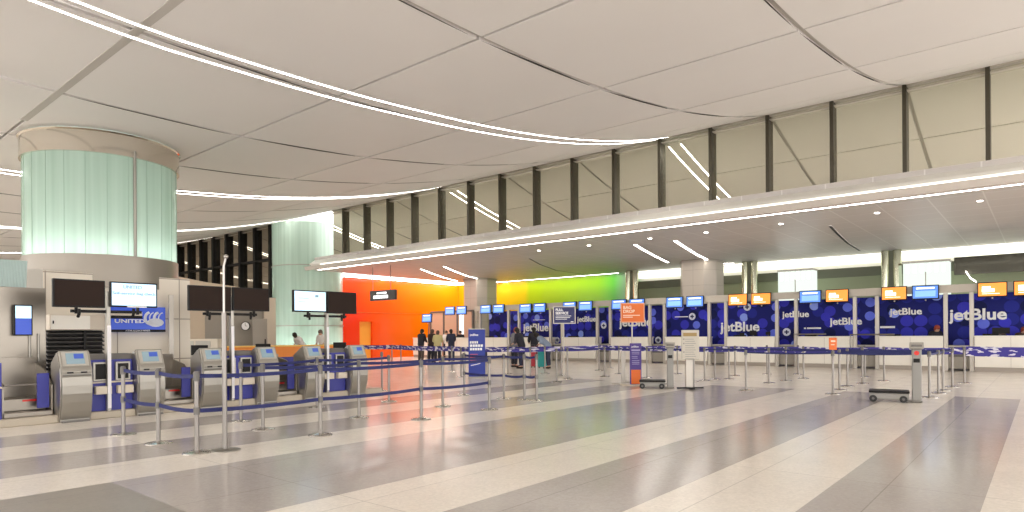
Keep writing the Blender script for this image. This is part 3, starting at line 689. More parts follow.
b = MB(); b.tube([(0, -.06, 0), (0, -.07, 0)], .17, 28); f = b.build('face', M['wtext'], t)
b = MB(); b.box(-.006, .006, -.08, -.07, 0, .13).box(0, .09, -.08, -.07, -.006, .006); b.build('hands', M['black'], f)
t = thing('service_door', 'plain grey door with a handle in the grey wall under the night windows', 'door', (*at_d(259, 28.3), 0), A0)
b = MB(); b.box(-.28, .35, 0, .05, 0, 2.2); b.build('leaf', M['grey'], t); b = MB(); b.box(.26, .3, -.04, 0, .9, 1.3); b.build('handle', M['black'], t)
# stainless panels, louvres, box, UNITED sign at the left
t = thing('stainless_screen_wall', 'tall stainless sheet panel at the left edge holding a small screen', 'panel', (-13.9, 2.4, 0))
ya, yc = onx(-8, 300, -13.9).y-2.4, onx(46, 300, -13.9).y-2.4
b = MB(); b.box(-.05, 0, ya, yc, .13, 2.32); b.build('sheet', M['metalwall'], t, bevel=.01)
b = MB(); b.tube([(.02, yc-.25, 1.0), (.02, yc-.25, 1.55)], .02, 8); b.tube([(.02, yc-.12, 1.0), (.02, yc-.12, 1.5)], .02, 8); b.build('bracket', M['satin'], t)
q0, q1 = onx(14, 304.5, -13.75), onx(33, 335.5, -13.75)
s_ = thing('side_screen', 'small blue and white screen mounted on the stainless sheet at the left edge', 'screen', (-13.8, (q0.y+q1.y)/2, q1.z)); w = q1.y-q0.y; h = q0.z-q1.z
b = MB(); b.box(-.04, .04, -w/2, w/2, 0, h); b.build('housing', M['black'], s_, bevel=.008)
b = MB(); b.box(.04, .046, -w/2+.02, w/2-.02, .02, h*.55); b.build('lower_image', M['ublue'], s_)
b = MB(); b.box(.04, .046, -w/2+.02, w/2-.02, h*.56, h-.02); b.build('upper_image', M['slight'], s_)
# ribbed glass above
b = MB()
ra, rc = onx(-6, 290, -14.6).y, onx(27, 290, -14.6).y; n = 22
for i in range(n):
    yy = ra+(rc-ra)*i/n; b.tube([(0, yy, 2.33), (0, yy+.02, 2.86)], (rc-ra)/n*.5, 8)
o = b.build('ribbed_glass_panel', mat('ribbed_glass', (.45, .58, .55), .15, spec=.8), loc=(-14.6, 0, 0)); tag(o, 'pale ribbed glass strip above the stainless sheet at the left edge', 'glass panel')
q0, q1 = onx(48.5, 314.5, XB+.25), onx(104, 330, XB+.25)
t = thing('wall_cabinet', 'white wall box with a small lock under the left dark screen', 'cabinet', (XB+.01, (q0.y+q1.y)/2, q1.z)); w = q1.y-q0.y; h = q0.z-q1.z
b = MB(); b.box(0, .3, -w/2, w/2, 0, h); b.build('box', M['cream'], t, bevel=.01)
b = MB(); b.box(.3, .306, -w/2+.02, w*.22, .015, h-.015); d = b.build('door_leaf', M['white'], t, bevel=.004); b = MB(); b.box(.306, .32, -w/2+.05, -w/2+.07, h*.4, h*.6); b.build('lock', M['black'], d)
q0, q1 = onx(48, 330.5, XB+.3), onx(105, 356, XB+.3)
t = thing('louvre_screen', 'dark slatted louvre screen behind the first kiosk', 'louvre', (XB+.05, (q0.y+q1.y)/2, .13)); w = q1.y-q0.y
b = MB(); b.box(0, .1, -w/2, w/2, 0, q0.z-.13); b.build('backing', M['black'], t)
b = MB(); z = .45
while z < q0.z-.16: b.prism([(.1, z), (.22, z-.02), (.22, z), (.1, z+.035)], -w/2, w/2, 'xz'); z += .085
b.build('slats', mat('slat_metal', (.055, .05, .045), .5, .2), t)
b = MB(); b.box(.1, .24, w*.12, w*.16, 0, q0.z-.13); b.build('upright', M['black'], t)
XU = XB+.1
q0, q1 = onx(111, 306, XU), onx(165.5, 332, XU)
t = thing('airline_sign', 'blue UNITED sign with white globe petals under the left lit screen', 'sign', (XU, (q0.y+q1.y)/2, q1.z)); w = q1.y-q0.y; h = q0.z-q1.z
b = MB(); b.box(-.08, 0, -w/2, w/2, 0, h); b.build('board', M['ublue'], t, bevel=.006)
b = MB(); b.box(0, .008, -w/2, w/2, 0, h*.1); f = b.build('dark_strip', M['black'], t)
text('strip_text', 'A STAR ALLIANCE MEMBER', .05, (.01, -w*.25, h*.025), M['wtext'], f, '+X', width=w*.45)
text('sign_text', 'UNITED', h*.2, (.004, -w*.44, h*.36), M['wtext'], t, '+X', bold=.03, width=w*.55)
b = MB()
for k in range(4):
    y_ = w*(.20+.085*k); pts = [(.006, y_+.10*math.cos(a_)*(1 if True else 1), h*.55+h*.23*math.sin(a_)) for a_ in [PI*.55+i*PI*.9/8 for i in range(9)]]
    b.tube(pts, .014+.018*(k % 2 == 0), 6)
b.ball((.0, w*.31, h*.38), w*.16, 8, (.05, 1, .55)); b.build('globe_emblem', mat('petal_white', (.85, .88, .95), .4), t, smooth=True)
t = thing('sign_post', 'slim grey post at the right side of the blue UNITED sign', 'post', (XU+.1, q1.y+.08, .13)); b = MB(); b.box(-.03, .03, -.05, .05, 0, 2.25); b.build('shaft', M['frame'], t, bevel=.006)
t = thing('info_bar', 'thin white and black shelf under the lit page screen', 'shelf', (XU+.5, onx(127, 318, XU+.5).y, onx(127, 318.5, XU+.5).z)); w=.6
b = MB(); b.box(-.2, 0, -w/2, w/2, 0, .06); b.build('black_rail', M['black'], t); b = MB(); b.box(-.2, -.0, -w/2, w/2, .06, .14); b.build('white_rail', M['cream'], t)

# distant counters with orange tops by the second drum
for (xa, xb_, d, lb) in ((222, 282, 25.5, 'left piece of the orange topped service desk behind the kiosks'), (282, 346, 27.0, 'right piece of the orange topped service desk before the lit glass cylinder')):
    a_, c_ = at_d(xa, d), at_d(xb_, d+1.5); mid = ((a_[0]+c_[0])/2, (a_[1]+c_[1])/2); L_ = math.dist(a_, c_)
    t = thing('service_desk', lb, 'desk', (mid[0], mid[1], 0), math.atan2(c_[1]-a_[1], c_[0]-a_[0]), 'orange topped desks')
    b = MB(); b.box(-L_/2, L_/2, 0, .7, .0, .55); b.build('desk_base', M['blue'], t); b = MB(); b.box(-L_/2, L_/2, -.03, .73, .55, .98); b.build('desk_front', M['orange'], t); b = MB(); b.box(-L_/2, L_/2, -.06, .76, .98, 1.04); b.build('desk_top', mat('amber_top', (.9, .55, .1), .3), t, bevel=.01)
# grey equipment blocks and black seats between kiosks rear
for i, (px, y_, d, lb) in enumerate(((198, 348, 17, 'left'), (262, 347, 19, 'middle'), (339, 346, 22, 'right'))):
    p = at_d(px, d)
    t = thing('agent_terminal', 'black agent terminal behind the kiosks, %s of three' % lb, 'terminal', (p[0], p[1], 0), A0, 'agent terminals behind the kiosks')
    b = MB(); b.box(-.30, .30, 0, .5, 0, .88); b.build('cabinet', M['satin'], t, bevel=.01)
    b = MB(); b.box(-.22, .22, .05, .1, .93, 1.2); b.build('monitor', M['black'], t, bevel=.01); b = MB(); b.box(-.03, .03, .08, .14, .88, .98); b.build('stand', M['black'], t)
p = at_d(199, 19)
t = thing('storage_cabinet', 'pale grey low cabinet with doors before the beige wall', 'cabinet', (p[0], p[1], 0), A0)
b = MB(); b.box(-.75, .55, 0, .5, 0, 1.36); b.build('body', M['cream'], t, bevel=.01)
for s in (-.4, .1): 
    b = MB(); b.box(s-.2, s+.24, -.015, 0, .1, 1.3); b.build('door_leaf', mat('cabinet_grey', (.5, .47, .42), .4), t, bevel=.004)

# ============================================================== QUEUE POSTS
def post_proto():
    t = thing('queue_post', '', 'queue post', (0, 0, 0), 0, 'belt posts of the queues')
    b = MB(); b.lathe([(.001, .035), (.04, .035), (.12, .022), (.165, .012), (.17, 0), (.001, 0)], 28); b.build('base', mat('chrome_base', (.6, .58, .55), .2, 1.0), t, smooth=True)
    b = MB(); b.tube([(0, 0, .02), (0, 0, .90)], .0265, 14); b.build('tube', M['post'], t, smooth=True)
    b = MB(); b.tube([(0, 0, .88), (0, 0, .985)], .037, 14); b.tube([(0, 0, .985), (0, 0, 1.0)], .03, 14); b.build('belt_head', M['dgrey'], t, smooth=True)
    return t
def post_proto2():
    t = post_proto(); b = MB(); b.tube([(0, 0, .47), (0, 0, .56)], .036, 14); b.build('belt_collar', M['dgrey'], t, smooth=True); return t
pA, pB = post_proto2(), post_proto()
used = set()
def place(src, p, label, group):
    if src.name in used: t = dup(src, (p[0], p[1], 0))
    else: t = src; used.add(src.name); t.location = (p[0], p[1], 0)
    t['label'] = label; t['group'] = group
    return t
BELTS = []
def belt(*a): BELTS.append(a)
def make_belt(t, q, z0, z1, m=None, name='belt', sag=.02):
    p = t.location; d = Vector((q[0]-p.x, q[1]-p.y, 0)); L_ = d.length; u = d/L_; n = Vector((-u.y, u.x, 0))*.004
    b = MB(); N = 8
    for i in range(N):
        f0, f1 = i/N, (i+1)/N
        a_ = u*(.035+(L_-.07)*f0); c_ = u*(.035+(L_-.07)*f1); s0 = -sag*4*f0*(1-f0); s1 = -sag*4*f1*(1-f1)
        vs = [a_-n+Vector((0,0,z0+s0)), a_-n+Vector((0,0,z1+s0)), c_-n+Vector((0,0,z1+s1)), c_-n+Vector((0,0,z0+s1)), a_+n+Vector((0,0,z0+s0)), a_+n+Vector((0,0,z1+s0)), c_+n+Vector((0,0,z1+s1)), c_+n+Vector((0,0,z0+s1))]
        b.add(vs, [(0,1,2,3), (7,6,5,4), (1,5,6,2), (0,3,7,4)])
    return b.build(name, m or M['belt'], t)
UP, LO = (.915, .965), (.49, .54)
front = [(123.5, 434.5), (158.5, 443.5), (197, 453), (320.5, 435.2), (421.3, 419.3), (489.5, 409.8)]
fp_ = [onz(x, y) for x, y in front]
grpA = 'twin-belt posts of the nearest queue'
T = [place(pA, p, 'steel post with two navy belts, %s from the left in the nearest queue line' % ORD[i], grpA) for i, p in enumerate(fp_)]
for i in range(5): belt(T[i], fp_[i+1], *UP); belt(T[i], fp_[i+1], *LO)
second = [(241, 421.4), (317, 407.5), (389, 401.5)]; sp_ = [onz(x, y) for x, y in second]
T = [place(pB, p, 'steel belt post, %s from the left in the queue line right beside the kiosks' % ORD[i], 'posts of the line beside the kiosks') for i, p in enumerate(sp_)]
for i in range(2): belt(T[i], sp_[i+1], *UP)
third = [(263, 429.5), (359, 417.6), (442.8, 406.4), (504, 398.8)]; tp_ = [onz(x, y) for x, y in third]
T = [place(pB, p, 'steel belt post, %s from the left in the middle lane of the near queue' % ORD[i], 'posts of the middle lane') for i, p in enumerate(tp_)]
for i in range(3): belt(T[i], tp_[i+1], *UP)
belt(T[0], fp_[0], *UP) if False else None
fourth = [(464.3, 395), (524.5, 400.2), (536.7, 400.8)]; qp_ = [onz(x, y) for x, y in fourth]
T4 = [place(pA, p, 'steel twin-belt post, %s from the left at the right end of the near queue' % ORD[i], 'posts at the right end of the near queue') for i, p in enumerate(qp_)]
belt(T4[0], tp_[3], *UP); belt(T4[0], tp_[3], *LO); belt(T[3], qp_[1], *UP); belt(T[3], qp_[1], *LO); belt(T4[1], qp_[2], *UP); belt(T4[1], qp_[2], *LO)
# tall signal post
p = onz(225, 450.5); t = thing('tall_signal_post', 'tall slim steel post with hooked top rising past the dark screens', 'post', (p.x, p.y, 0))
b = MB(); b.lathe([(.001, .03), (.1, .025), (.18, .012), (.185, 0), (.001, 0)], 28); b.build('base', M['steel'], t, smooth=True)
b = MB(); b.tube([(0, 0, .02), (0, 0, 1.72)], .029, 14); b.build('lower_tube', M['post'], t, smooth=True)
b = MB(); b.tube([(0, 0, 1.72), (0, 0, 2.30), (.012, .01, 2.36), (.02, .02, 2.42)], .014, 10); b.build('upper_rod', M['steel'], t, smooth=True)
b = MB(); b.ball((.02, .02, 2.42), .028, 8); b.build('tip', M['steel'], t, smooth=True)

# jetBlue queue grid
cols = [3.0, .3, -1.85, -3.8, -5.85, -7.8]
spots = [(929.5, 397.5), (938.5, 393.3), (943, 390.5), (952.5, 386.8), (964.5, 383.3), (833, 394.2), (839.5, 390), (847.5, 386.3), (862.5, 383.6), (884, 381), (865, 377.2),
         (746, 390.5), (769, 383), (786, 380.7), (803.5, 378.4), (767, 374.2), (798, 374.4), (704.6, 380.6), (715, 379.4), (729, 379.1), (735, 375.7), (693, 381.5), (677.5, 373.9),
         (647, 378), (604.7, 376.5), (599, 370.4), (610, 368.2), (619, 374), (567.5, 379), (556.6, 382), (561.5, 375.5), (545, 373.5), (530.5, 376.5), (508, 374), (461, 377), (452, 372), (478, 376), (392, 366.5), (401, 366), (382, 390.5)]
spots.sort(key=lambda s: s[0])
gp_ = {}
for i, s in enumerate(spots):
    p = onz(*s); near = s[1] > 385
    side = 'left of the blue banner' if s[0] < 468 else 'near the suitcases' if s[0] < 570 else 'around the orange bag drop sign' if s[0] < 660 else 'beside the paper notice stand' if s[0] < 740 else 'in the middle lanes' if s[0] < 825 else 'left of the right-hand scale' if s[0] < 900 else 'right of the right-hand scale'
    gp_.setdefault(side, []).append((s, p))
tp = {}
for side, L_ in gp_.items():
    for i, (s, p) in enumerate(L_):
        tp[s] = place(pB, p, 'slim queue post %s, %s from the left there' % (side, ORD[i]), 'posts of the far queue')
def B(a, c, z=(.925, .965), m=None, name='belt'): belt(tp[a], onz(*c), z[0], z[1], m, name)
for a, c in (((833, 394.2), (929.5, 397.5)), ((746, 390.5), (833, 394.2)), ((839.5, 390), (938.5, 393.3)), ((847.5, 386.3), (943, 390.5)), ((769, 383), (847.5, 386.3)), ((862.5, 383.6), (952.5, 386.8)), ((786, 380.7), (862.5, 383.6)),
             ((704.6, 380.6), (769, 383)), ((715, 379.4), (786, 380.7)), ((647, 378), (704.6, 380.6)), ((604.7, 376.5), (647, 378)), ((567.5, 379), (604.7, 376.5)), ((556.6, 382), (567.5, 379)), ((929.5, 397.5), (938.5, 393.3)), ((938.5, 393.3), (943, 390.5)), ((943, 390.5), (952.5, 386.8)), ((508, 374), (545, 373.5)), ((461, 377), (478, 376)), ((392, 366.5), (401, 366))): B(a, c)
# printed wide banner belts
WB = (.80, .985)
chain = [(392, 366.5), (452, 372), (508, 374), (545, 373.5), (599, 370.4), (677.5, 373.9), (735, 375.7), (803.5, 378.4), (884, 381), (964.5, 383.3)]
for a, c in zip(chain[:-1], chain[1:]): B(a, c, WB, M['belt2'], 'printed_belt')
p = onz(964.5, 383.3); pr = place(pB, (p.x+3.2, p.y+.05), 'slim steel queue post beyond the right picture edge', 'posts of the far queue'); belt(tp[(964.5, 383.3)], (p.x+3.2, p.y+.05), WB[0]-.05, WB[1]+.03, M['belt2'], 'printed_belt')
p0 = onz(392, 366.5); pl = place(pB, (p0.x-4.5, p0.y-.3), 'slim steel queue post farthest left before the orange wall', 'posts of the far queue'); belt(pl, (p0.x, p0.y), *WB, M['belt2'], 'printed_belt')

bpy.context.view_layer.update()
for a_ in BELTS: make_belt(*a_)
# ============================================================== SIGNS / STANDS
def px_h(p, y0, y1): d = Vector((p.x, p.y, 0)).dot(FW); return (y1-y0)*d/FPX
def zat(p, px, y):
    r = ray(px, y); k = Vector((p.x, p.y, 0)).dot(FW)/1.0; return CAMH + r.z*k
ang = A0*.55
def board_sign(name, label, base, bx0, bx1, by0, by1, m, rim, words, poler=.02):
    p = onz(*base); d = p.dot(FW) if False else Vector((p.x, p.y, 0)).dot(FW)
    w = (bx1-bx0)*d/FPX; z0, z1 = zat(p, base[0], by1), zat(p, base[0], by0); off = ((bx0+bx1)/2-base[0])*d/FPX
    t = thing(name, label, 'sign', (p.x, p.y, 0), A0)
    b = MB(); b.box(-.2, .2, -.15, .15, 0, .02); b.build('foot', M['satin'], t, bevel=.006)
    b = MB(); b.tube([(0, 0.02, .01), (0, 0.02, z0+.05)], poler, 10); b.build('pole', M['frame'], t, smooth=True)
    b = MB(); b.box(off-w/2, off+w/2, -.02, .02, z0, z1); bd = b.build('board', rim, t, bevel=.006)
    b = MB(); b.box(off-w/2+.03, off+w/2-.03, -.026, -.02, z0+.03, z1-.03); f = b.build('face', m, bd)
    return t, f, off-w/2, w, z0, z1
t, f, xl, w, z0, z1 = board_sign('queue_sign', 'navy FULL SERVICE sign with silver rim on a thin pole', (564, 377.2), 553.5, 576, 306.3, 323.8, M['navy'], M['frame'], ())
h = z1-z0
for i, s in enumerate(('FULL', 'SERVICE')): text('sign_text', s, h*.2, (xl+.08, -.03, z1-h*(.27+.19*i)), M['wtext'], f, bold=.03)
b = MB()
for i in range(3): b.box(xl+.08, xl+w*(.8, .75, .62)[i], -.03, -.026, z1-h*(.57+.09*i), z1-h*(.54+.09*i))
b.box(xl+w*.78, xl+w*.9, -.03, -.026, z0+h*.09, z0+h*.13); b.build('small_print', M['wtext'], f)
t, f, xl, w, z0, z1 = board_sign('queue_sign', 'orange BAG DROP sign on a white pole above the purple totem', (632.5, 382.2), 621, 645, 303, 322.6, M['orsign'], mat('orange_rim', (.8, .4, .25), .5), ())
h = z1-z0
for i, s in enumerate(('BAG', 'DROP')): text('sign_text', s, h*.22, (xl+.07, -.03, z1-h*(.30+.2*i)), mat('peach_letter', (.95, .72, .55), .5), f, bold=.03)
b = MB(); b.box(xl+.07, xl+w*.8, -.03, -.026, z1-h*.65, z1-h*.61).box(xl+.07, xl+w*.5, -.03, -.026, z1-h*.74, z1-h*.70); b.build('small_print', mat('peach_letter', (.95, .72, .55), .5), f)
# purple/orange totem
p = onz(636, 385.3); d = Vector((p.x, p.y, 0)).dot(FW); w = 11.5*d/FPX; z1 = zat(p, 636, 343.2)
t = thing('info_totem', 'narrow purple totem with orange foot panel beside the small scale', 'totem', (p.x, p.y, 0), A0)
b = MB(); b.box(-w/2-.25, w/2+.1, -.2, .25, 0, .025); b.build('base', M['cream'], t, bevel=.008)
b = MB(); b.box(-w/2, w/2, 0, .07, .02, z1); b.build('body', M['purple'], t, bevel=.02)
b = MB(); b.box(-w/2+.03, w/2-.03, -.006, 0, .04, z1*.37); b.build('orange_panel', M['orsign'], t)
b = MB(); lm = mat('lilac_letter', (.5, .45, .7), .5); b.box(-w/2+.04, w/2-.04, -.006, 0, z1*.82, z1*.85)
for q in (.78, .74, .68, .64, .58, .54, .5): b.box(-w/2+.05, w*.3*(1 if int(q*100) % 4 else .5), -.006, 0, z1*q, z1*q+.012)
b.build('small_print', lm, t)
text('totem_text', 'jetBlue', .07, (-w/2+.04, -.008, z1*.90), M['wtext'], t)
# thick post left of totem
p = onz(623.3, 384); t = thing('scale_post', 'thick grey steel post just left of the purple totem', 'post', (p.x, p.y, 0), A0); z1 = zat(p, 623, 351)
b = MB(); b.box(-.06, .06, -.05, .05, 0, z1); b.build('shaft', M['frame'], t, bevel=.01); b = MB(); b.box(-.3, .3, -.15, .15, 0, .02); b.build('foot', M['frame'], t, bevel=.006)
# scales
def scale(pl, pr, ytop, ybot, colx, colbase, coltop, label, wheels):
    yb_ = ybot-1.0
    p = onz((pl+pr)/2, ybot); d = Vector((p.x, p.y, 0)).dot(FW); L_ = (pr-pl)*d/FPX*.86; h = (ybot-ytop)*d/FPX
    t = thing('platform_scale', label, 'scale', (p.x, p.y, 0), math.atan2(p.y, p.x)-PI/2, 'wheeled platform scales'); d *= 1.0
    b = MB(); b.box(-L_/2, L_/2, 0, .5, h*.22, h*.82); b.build('platform', mat('scale_grey', (.26, .25, .23), .4, .4), t, bevel=.02)
    b = MB(); b.box(-L_/2-.01, L_/2+.01, -.01, .51, h*.82, h); b.build('deck', M['black'], t, bevel=.01)
    for x in (-L_*.40, L_*.36):
        for yy in (-.02, .46):
            b = MB(); b.tube([(x, yy, .07), (x, yy+.05, .07)], .07, 16); o = b.build('wheel', M['rubber'], t, smooth=True)
            b = MB(); b.tube([(x, yy-.006, .07), (x, yy, .07)], .026, 10); b.build('hub', M['dgrey'], o)
    cxx = (colx-(pl+pr)/2)*d/FPX; z1 = zat(p, colx, coltop)
    b = MB(); b.box(cxx-.085, cxx+.085, .12, .24, 0.02, z1-.1).box(cxx-.2, cxx+.1, .1, .3, .01, .05); b.build('column', mat('scale_grey', (.26, .25, .23), .4, .4), t, bevel=.02)
    b = MB(); b.prism([(.03, z1-.10), (.26, z1-.12), (.26, z1+.0), (.10, z1+.03)], cxx-.12, cxx+.12, 'yz'); hd = b.build('readout_head', mat('scale_head', (.36, .34, .30), .45), t, bevel=.01)
    b = MB(); b.box(cxx-.09, cxx+.09, .05, .07, z1-.07, z1-.02); b.build('readout', M['dgrey'], hd)
    b = MB(); b.box(cxx-.055, cxx+.055, .112, .12, z1-.38, z1-.30); b.build('label_plate', M['black'], t)
    if wheels: b = MB(); b.tube([(cxx, .12, z1-.19), (cxx, .11, z1-.19)], .045, 14); b.build('red_button', M['red'], t)
    return t
scale(869, 909, 391.0, 402.3, 912.8, 399, 343.5, 'larger grey platform scale on black wheels at the right of the queue', True)
scale(638, 667, 380.5, 388.8, 670, 387, 343.5, 'smaller grey platform scale beside the purple totem', False)
# notice stand
p = onz(690.5, 389.0); d = Vector((p.x, p.y, 0)).dot(FW); s = d/FPX; t = thing('notice_stand', 'cream notice board with small print on a grey pedestal and black cross foot', 'notice stand', (p.x, p.y, 0), A0)
b = MB(); b.box(-13.5*s, 13*s, -.02, .04, .01, .05).box(-.05, .05, -.25, .25, .005, .05); b.build('cross_foot', M['black'], t, bevel=.008)
b = MB(); b.box(-4.5*s, 2.5*s, 0, .10, .04, 31*s); b.build('pedestal', M['frame'], t, bevel=.01)
b = MB(); b.tube([(4*s, .08, .03), (4*s, .08, 30*s)], .03, 8); b.build('rod', M['post'], t)
z0, z1 = zat(p, 690, 359.5), zat(p, 690, 330)
b = MB(); b.box(-9*s, 8.5*s, -.05, 0, z0, z1); f = b.build('board', M['paper'], t, bevel=.015)
b = MB(); b.box(-7.5*s, 6*s, -.058, -.05, z1-.16, z1-.07); b.build('gold_header', M['gold'], f)
b = MB()
for q in range(10): b.box(-5.5*s, (5+(q % 3)-2)*s, -.056, -.05, z1-.24-q*.055, z1-.228-q*.055)
for q in (0, 2, 6): b.box(-7.5*s, -6.3*s, -.056, -.05, z1-.25-q*.055, z1-.215-q*.055)
b.build('small_print', mat('print_grey', (.3, .28, .26), .6), f)
# orange card on a post
o_ = tp[(833, 394.2)]; t = thing('post_card', 'small orange card holder on top of a queue post left of the large scale', 'card', (o_.location.x, o_.location.y, 1.0), A0)
b = MB(); b.box(-.09, .09, -.02, .0, 0.02, .30); b.build('card', M['orsign'], t, bevel=.008); b = MB(); b.tube([(0, 0, 0), (0, 0, .1)], .012, 6); b.build('clip', M['post'], t)
b = MB(); b.box(-.05, .05, -.026, -.02, .2, .24).box(-.05, .03, -.026, -.02, .13, .15); b.build('card_print', mat('peach_letter', (.95, .72, .55), .5), t)
# blue banner
p = onz(477, 378); d = Vector((p.x, p.y, 0)).dot(FW); s = d/FPX; z1 = zat(p, 477, 328.5)
t = thing('banner_stand', 'upright blue jetBlue banner stand with silver top rail in the near queue', 'banner', (p.x, p.y, 0), A0); w = 17.3*s
b = MB(); b.box(-w/2, w/2, -.12, .12, 0, .05); b.build('banner_base', M['satin'], t, bevel=.01)
b = MB(); b.box(-w/2+.01, w/2-.01, -.01, .01, .05, z1-.03); f = b.build('banner_sheet', M['bsign'], t)
b = MB(); b.box(-w/2, w/2, -.02, .02, z1-.03, z1); b.build('top_rail', M['satin'], t)
text('banner_text', 'jetBlue', .10, (-w/2+.06, -.014, z1-.24), M['wtext'], f, bold=.02)
b = MB()
for i, (u, zz) in enumerate(((.62, .42), (.98, .53), (.92, .645))):
    xx = -w/2+.06
    for q in range(5):
        x2 = xx+(w-.12)*u/5; b.box(xx, x2-.015, -.014, -.01, z1-zz-.075, z1-zz+.005); xx = x2
b.build('headline_blocks', M['wtext'], f)
b = MB()
for q in range(3): b.box(-w/2+.06, -w/2+.06+w*(.45, .35, .42)[q], -.014, -.01, z1-.86-q*.1, z1-.84-q*.1)
b.build('red_print', mat('red_print', (.6, .12, .15), .5), f)
b = MB(); b.tube([(-w*.35, -.012, z1-1.22), (0, -.012, z1-1.18), (w*.2, -.012, z1-1.15)], .012, 5); b.build('plane_icon', M['wtext'], f)
# hanging sign
dq = 33.0; pc = at_d(383.5, dq); s = dq/FPX
z0, z1 = CAMH+(335.6-300.3)*s, CAMH+(335.6-290.3)*s
t = thing('hanging_direction_sign', 'dark hanging direction sign with white lettering before the orange wall', 'sign', (pc[0], pc[1], z0), 0)
kx = 1/abs(ray(383, HY).y)
w = 36.5*s/ (FW.y*.0+1)*1.06
b = MB(); b.box(-w/2, w/2, -.08, .08, 0, z1-z0); b.build('board', mat('sign_charcoal', (.05, .045, .045), .4), t, bevel=.01)
b = MB(); xx = -w*.33
for q in range(4): b.box(xx+w*.12, xx+w*.12+w*.09, -.09, -.08, .33, .42); xx += w*.1
xx = -w*.35
for q in range(6): b.box(xx, xx+w*.088, -.09, -.08, .10, .26); xx += w*.1
b.build('white_letter_blocks', mat('sign_letter', (1, 1, 1), .4, emit=(1, 1, 1), estr=1.0), t)
for s_ in (-.42, .30):
    b = MB(); b.tube([(s_*w, 0, z1-z0), (s_*w, 0, 5.0-z0)], .02, 6); b.build('hanger_rod', M['dgrey'], t)

# ============================================================== LUGGAGE
def suitcase(px, py, w, h, m, label, rz=0):
    p = onz(px, py); t = thing('suitcase', label, 'suitcase', (p.x, p.y, 0), A0+rz, 'suitcases at the queue')
    b = MB(); b.box(-w/2, w/2, -.13, .13, .05, h); b.build('shell', m, t, bevel=.04)
    b = MB()
    for q in (-.3, 0, .3): b.box(q*w-.012, q*w+.012, -.14, .14, .1, h-.06)
    b.build('ribs', m, t)
    b = MB(); b.tube([(-.09, .08, h-.02), (-.09, .08, h+.3), (.09, .08, h+.3), (.09, .08, h-.02)], .012, 6); b.build('handle', M['dgrey'], t)
    for x in (-w/2+.06, w/2-.06):
        b = MB(); b.tube([(x, -.1, .03), (x, -.06, .03)], .03, 10); b.build('wheel', M['rubber'], t)
suitcase(542.5, 368.0, .40, .72, mat('teal_shell', (.02, .42, .42), .4), 'bright teal suitcase standing at the right of the travellers')
suitcase(533, 367.5, .26, .68, mat('red_shell', (.62, .03, .05), .4), 'narrow red suitcase left of the teal suitcase')
suitcase(482.5, 362.5, .50, .62, mat('black_shell', (.03, .03, .05), .5), 'black suitcase right of the blue banner')
suitcase(463, 363, .30, .45, mat('grey_shell', (.12, .12, .14), .5), 'small dark bag left of the blue banner')

